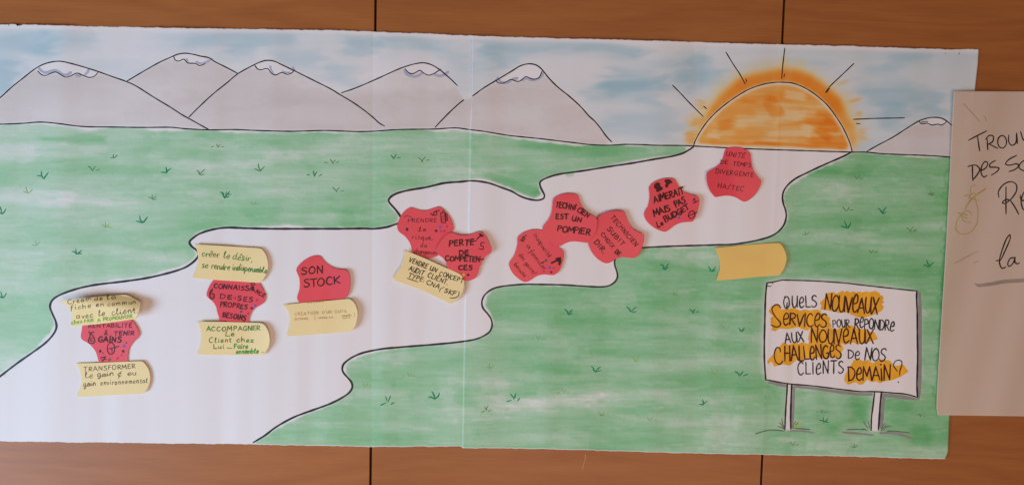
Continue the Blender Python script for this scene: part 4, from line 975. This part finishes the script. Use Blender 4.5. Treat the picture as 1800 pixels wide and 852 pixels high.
ob, hf = note(YEL, [(710,439.8),(720,442.8),(750,455),(780,468.6),(807,480.6),(813,486.6),(816,495.7),(815.5,506),(811.7,516.7),(804,525.7),(793.7,533),(789,532),(750,513.7),(720,501.7),(693,491.9),(690.8,488),(697.5,477.6),(704.3,468.6),(708.8,456.6),(710.7,447.6)], M['yellow'],
    'tilted yellow note in black capitals "vendre un concept audit client"', GY, base=.0054, lift=.004, ang=25, start=.3)
mk = Marks(hf); a = dict(slant=.12)
mk.text('VENDRE', 718, 460, 749.5, 472.4, 9, 1.3, **a); mk.text('UN', 754.5, 474.4, 766.5, 479, 8.5, 1.3, **a); mk.text('CONCEPT', 771.2, 483.2, 812.5, 497.2, 8.5, 1.3, **a)
mk.text('AUDIT', 718, 474.4, 743, 484.6, 9, 1.3, **a); mk.text('CLIENT.', 751, 486.4, 786, 500, 9, 1.3, **a)
mk.text('TYPE', 717, 486.4, 741.5, 494.6, 8.5, 1.3, **a); mk.line([(715,488.6),(735,495.4)], 1.2); mk.text(':', 743.5, 496, 745, 496.4, 8, 1.2); mk.text('CNA', 748.5, 498.6, 772, 508, 8.5, 1.3, **a); mk.line([(772,512.5),(775,507),(781,504.4)], 1.3); mk.text('SKF', 780.5, 513, 799, 519.4, 8.5, 1.3, **a); mk.line([(807,512),(806,519),(800,523),(790.7,523.4)], 1.4); mk.build('lettering', M['ink'], ob)

# --- right-hand cluster
ob, hf = note(RED, [(909.3,419),(912.3,413.8),(920.6,407.8),(932.6,403.7),(944.6,402.8),(953.6,404),(956.6,410),(962.6,420.6),(970,429.6),(979,433.8),(987.4,437.9),(990.9,443.9),(990.9,453.6),(988,464),(983.7,474.7),(976,482.2),(970,483.4),(958,482.2),(947.6,483.7),(940,487),(932.6,492),(926.6,495),(920.6,495),(911.6,489.7),(902.5,481.4),(896.5,471.7),(894.6,463.4),(898,456.6),(903.3,449),(907,438.6),(909.3,428)], M['red'],
    'red note with slanting cursive "incapacité a formuler des gains" and a hammer doodle', GR, bend=.001, lift=.0035, ang=35, start=.1)
mk = Marks(hf); a = dict(gap=8)
mk.text('Incapacité', 936.5, 412.5, 964, 452.6, 8.5, 1.0, **a); mk.text('a', 924.5, 432.3, 928.3, 437.3, 8.5, 1.0); mk.text('formuler', 930, 442.4, 955.5, 474.6, 10, 1.0, **a); mk.text('des', 911, 448.6, 919.4, 458.4, 9.5, 1.0, **a); mk.text('gains/', 921.5, 463, 938.5, 483, 9, 1.0, **a); mk.text('besoins', 903, 465.4, 920.5, 487.4, 9, 1.0, **a); mk.build('lettering', M['ink_red'], ob)
mk = Marks(hf); mk.line([(925.5,413.8),(920,416),(917.4,420.4),(920.4,421.8),(923,419.6),(921,417.6),(918.4,419)], 1.8); mk.line([(914,421.6),(920.4,424.4)], 2.0)
mk.line([(969.6,461.8),(979,457.6)], 3.2, taper=.95); mk.poly([(976,453.6),(986,451.2),(986.9,459.6),(984.5,466.4),(980.9,465),(982,460.6),(978.4,459)]); mk.build('hammer_doodle', M['ink_red'], ob)
dots(hf, ob, [(959.6,457.7,2.6,'dot_green'),(966,470,2.4,'dot_blue'),(969,478,2.0,'dot_maroon'),(973,471.4,1.6,'dot_rose'),(956,477,1.9,'dot_rose')])
ob, hf = note(RED, [(972,351),(976.6,345.8),(987,341.3),(999,339.8),(1011,340.8),(1016.4,344.3),(1019.4,352.5),(1023,361.6),(1029,369.8),(1038,377.3),(1046.5,381.8),(1050,386.6),(1049.5,396),(1046.5,409.6),(1039.7,420),(1033.7,426),(1026,425.9),(1014,424.4),(1003.6,424.4),(993,427.7),(985.6,432),(980.3,434.4),(975,433),(966,426),(958.5,415.6),(954.3,405),(954,399),(958.5,392.4),(965.3,383.3),(969.4,372),(970.9,360)], M['red'],
    'red note in bold capitals "technicien est un pompier"', GR, base=.0024, lift=.0045, ang=8, start=.05)
mk = Marks(hf); mk.text('TECHNÍ', 976, 363.6, 1011, 369.6, 10.5, 1.9, gap=8); mk.text('CÍEN', 1013.4, 371.4, 1033.4, 383, 9.5, 1.8, gap=8); mk.text('EST', 977, 384.8, 998, 385.2, 9, 1.9); mk.text('UN', 1005, 387.8, 1021.7, 390.4, 9, 1.9); mk.text('POMPÍER', 979.5, 405.8, 1037.4, 413, 11, 1.9, gap=8); mk.build('lettering', M['ink_red'], ob)
ob, hf = note(RED, [(1050.5,383.8),(1056,377),(1068,371.8),(1083,369.8),(1095,371.3),(1099,374.8),(1102,383),(1105.6,392),(1113,401.8),(1122,407.9),(1130.4,411.6),(1132.4,416),(1131,426.6),(1127.4,438.7),(1122,448.4),(1116,453),(1110,453.4),(1099.6,452),(1090.6,452),(1083,454.4),(1075.6,459.7),(1068,462.4),(1060.6,461.2),(1050,454.4),(1041,444),(1035.8,434),(1034.3,426.6),(1039.5,419),(1044.8,411.6),(1048.5,399.6),(1050,390.6)], M['red'],
    'red note with steeply slanting capitals "technicien subit choix de dir"', GR, base=.0055, lift=.002, ang=0, start=0, bend=.002)
mk = Marks(hf); mk.text('TECHNICIEN', 1072.5, 382.5, 1116, 433, 9, 1.35); mk.text('SUBIT', 1067, 402.4, 1092.5, 432, 8.5, 1.35); mk.text('CHOIX', 1055.6, 411.8, 1075.6, 436.4, 8, 1.35); mk.text('DE', 1080, 443.6, 1087.6, 450, 8, 1.5, gap=8); mk.text('DIR.', 1043, 426.4, 1060.5, 445.6, 9.5, 1.4); mk.build('lettering', M['ink_red'], ob)
ob, hf = note(RED, [(1140.8,328.8),(1146,322),(1155,316.8),(1167,313.3),(1182,313.3),(1186.6,316),(1191,323.5),(1195.6,330.3),(1203,337),(1215,341.9),(1225.7,345.3),(1229.5,350.6),(1228.7,361),(1225.7,373),(1221,385),(1216.7,389.4),(1209,390),(1197,391.5),(1186.6,395.7),(1177.6,402.4),(1171.6,406.5),(1165.6,407),(1153.6,402.4),(1143,395),(1135.5,386.7),(1132,377.6),(1134,370),(1138.5,362.6),(1141,352),(1141.6,341.6),(1140.5,334)], M['red'],
    'red note in bold capitals "aimerait mais pas le budget" with two black head silhouettes', GR, lift=.004, ang=20, start=.1)
mk = Marks(hf); mk.text('AÍMERAÍT', 1150, 356, 1203, 340.6, 12, 2.0, gap=8); mk.text('MAÍS', 1150.5, 380.8, 1179, 369.6, 12, 2.1, gap=8); mk.text('PAS', 1188, 364.2, 1206, 355.4, 11.5, 2.1, gap=6); mk.text('Le', 1156, 399.6, 1166.5, 395.6, 11, 2.0); mk.text('BUDGET', 1170, 390.6, 1211.5, 367.4, 10.5, 2.1, gap=6); mk.line([(1217.5,352.6),(1221,348.6),(1221.8,355)], 1.9, False); mk.line([(1217.8,357.4),(1227.4,353.2)], 1.9); mk.build('lettering', M['ink_red'], ob)
mk = Marks(hf); mk.poly([(1149.5,325),(1153,321.4),(1158,320.4),(1161,323.6),(1160,326.6),(1165,329.4),(1165.6,332.6),(1161,335.4),(1156,338),(1153,336),(1153.8,333),(1150,331)]); mk.poly([(1167,317.4),(1172,315),(1178,315.4),(1181,319),(1182.4,322.4),(1178.6,322),(1175.6,324.6),(1173.6,329.6),(1169.4,329.6),(1169.2,325),(1170.4,321.8)]); mk.build('head_silhouettes', M['ink_red'], ob)
mk = Marks(hf); mk.ring(1215.8, 377.4, 5.4, 7.0, 1.7, .5); mk.line([(1209.6,380.6),(1217,376.4),(1226,372.4)], 1.6); mk.build('drawn_symbol', M['ink_red'], ob)
dots(hf, ob, [(1193.4,382.5,2.3,'dot_blue')])
ob, hf = note(RED, [(1277,260.8),(1284.6,258.8),(1295,258.5),(1304,260),(1313,264.5),(1319,270.5),(1320,278),(1321.5,288.6),(1324.5,299),(1331,309.6),(1338,317),(1337,324.6),(1331,336.7),(1323.7,345.7),(1314.7,352.5),(1308.7,354.4),(1302.6,352.5),(1293.6,347.2),(1284.6,344.5),(1275.6,343.9),(1265,345.4),(1258,346.4),(1254,343.4),(1247,333.7),(1242.8,321.6),(1241.8,309.6),(1243.3,302.9),(1250,298.3),(1259,293),(1266.6,285.6),(1271,276.6),(1273.3,267.5)], M['red'],
    'red note in thin capitals "unité de temps divergente", just below the drawn sun', GR, lift=.003, ang=170, start=0)
mk = Marks(hf); mk.text('UNÍTÉ', 1276, 273.6, 1309.4, 279.2, 9.5, 1.05); mk.text('DE', 1266.5, 287.6, 1279.4, 288.8, 7, 1.05); mk.text('TEMPS', 1288.4, 290.6, 1319.5, 294.2, 8, 1.05); mk.text('DIVERGENTE', 1257.5, 304.8, 1325, 311.8, 8.5, 1.05); mk.text('HA/TEC', 1261, 329.6, 1306.4, 336, 9, 1.05); mk.build('lettering', M['ink_red'], ob)
ob, hf = note(YEL, [(1256.5,435.5),(1285,432.5),(1330,428.8),(1369,426.8),(1376,432.5),(1381,443),(1383,453.6),(1380.5,467),(1375,477.6),(1369,483.6),(1330,486.6),(1285,491),(1261,493),(1259.5,490.4),(1263,480.6),(1265.8,468.6),(1264,455),(1260,443)], M['yellow_deep'],
    'blank deep yellow note stuck on the green meadow above the drawn signboard', GY, base=.001, lift=.003, ang=10, start=.3)
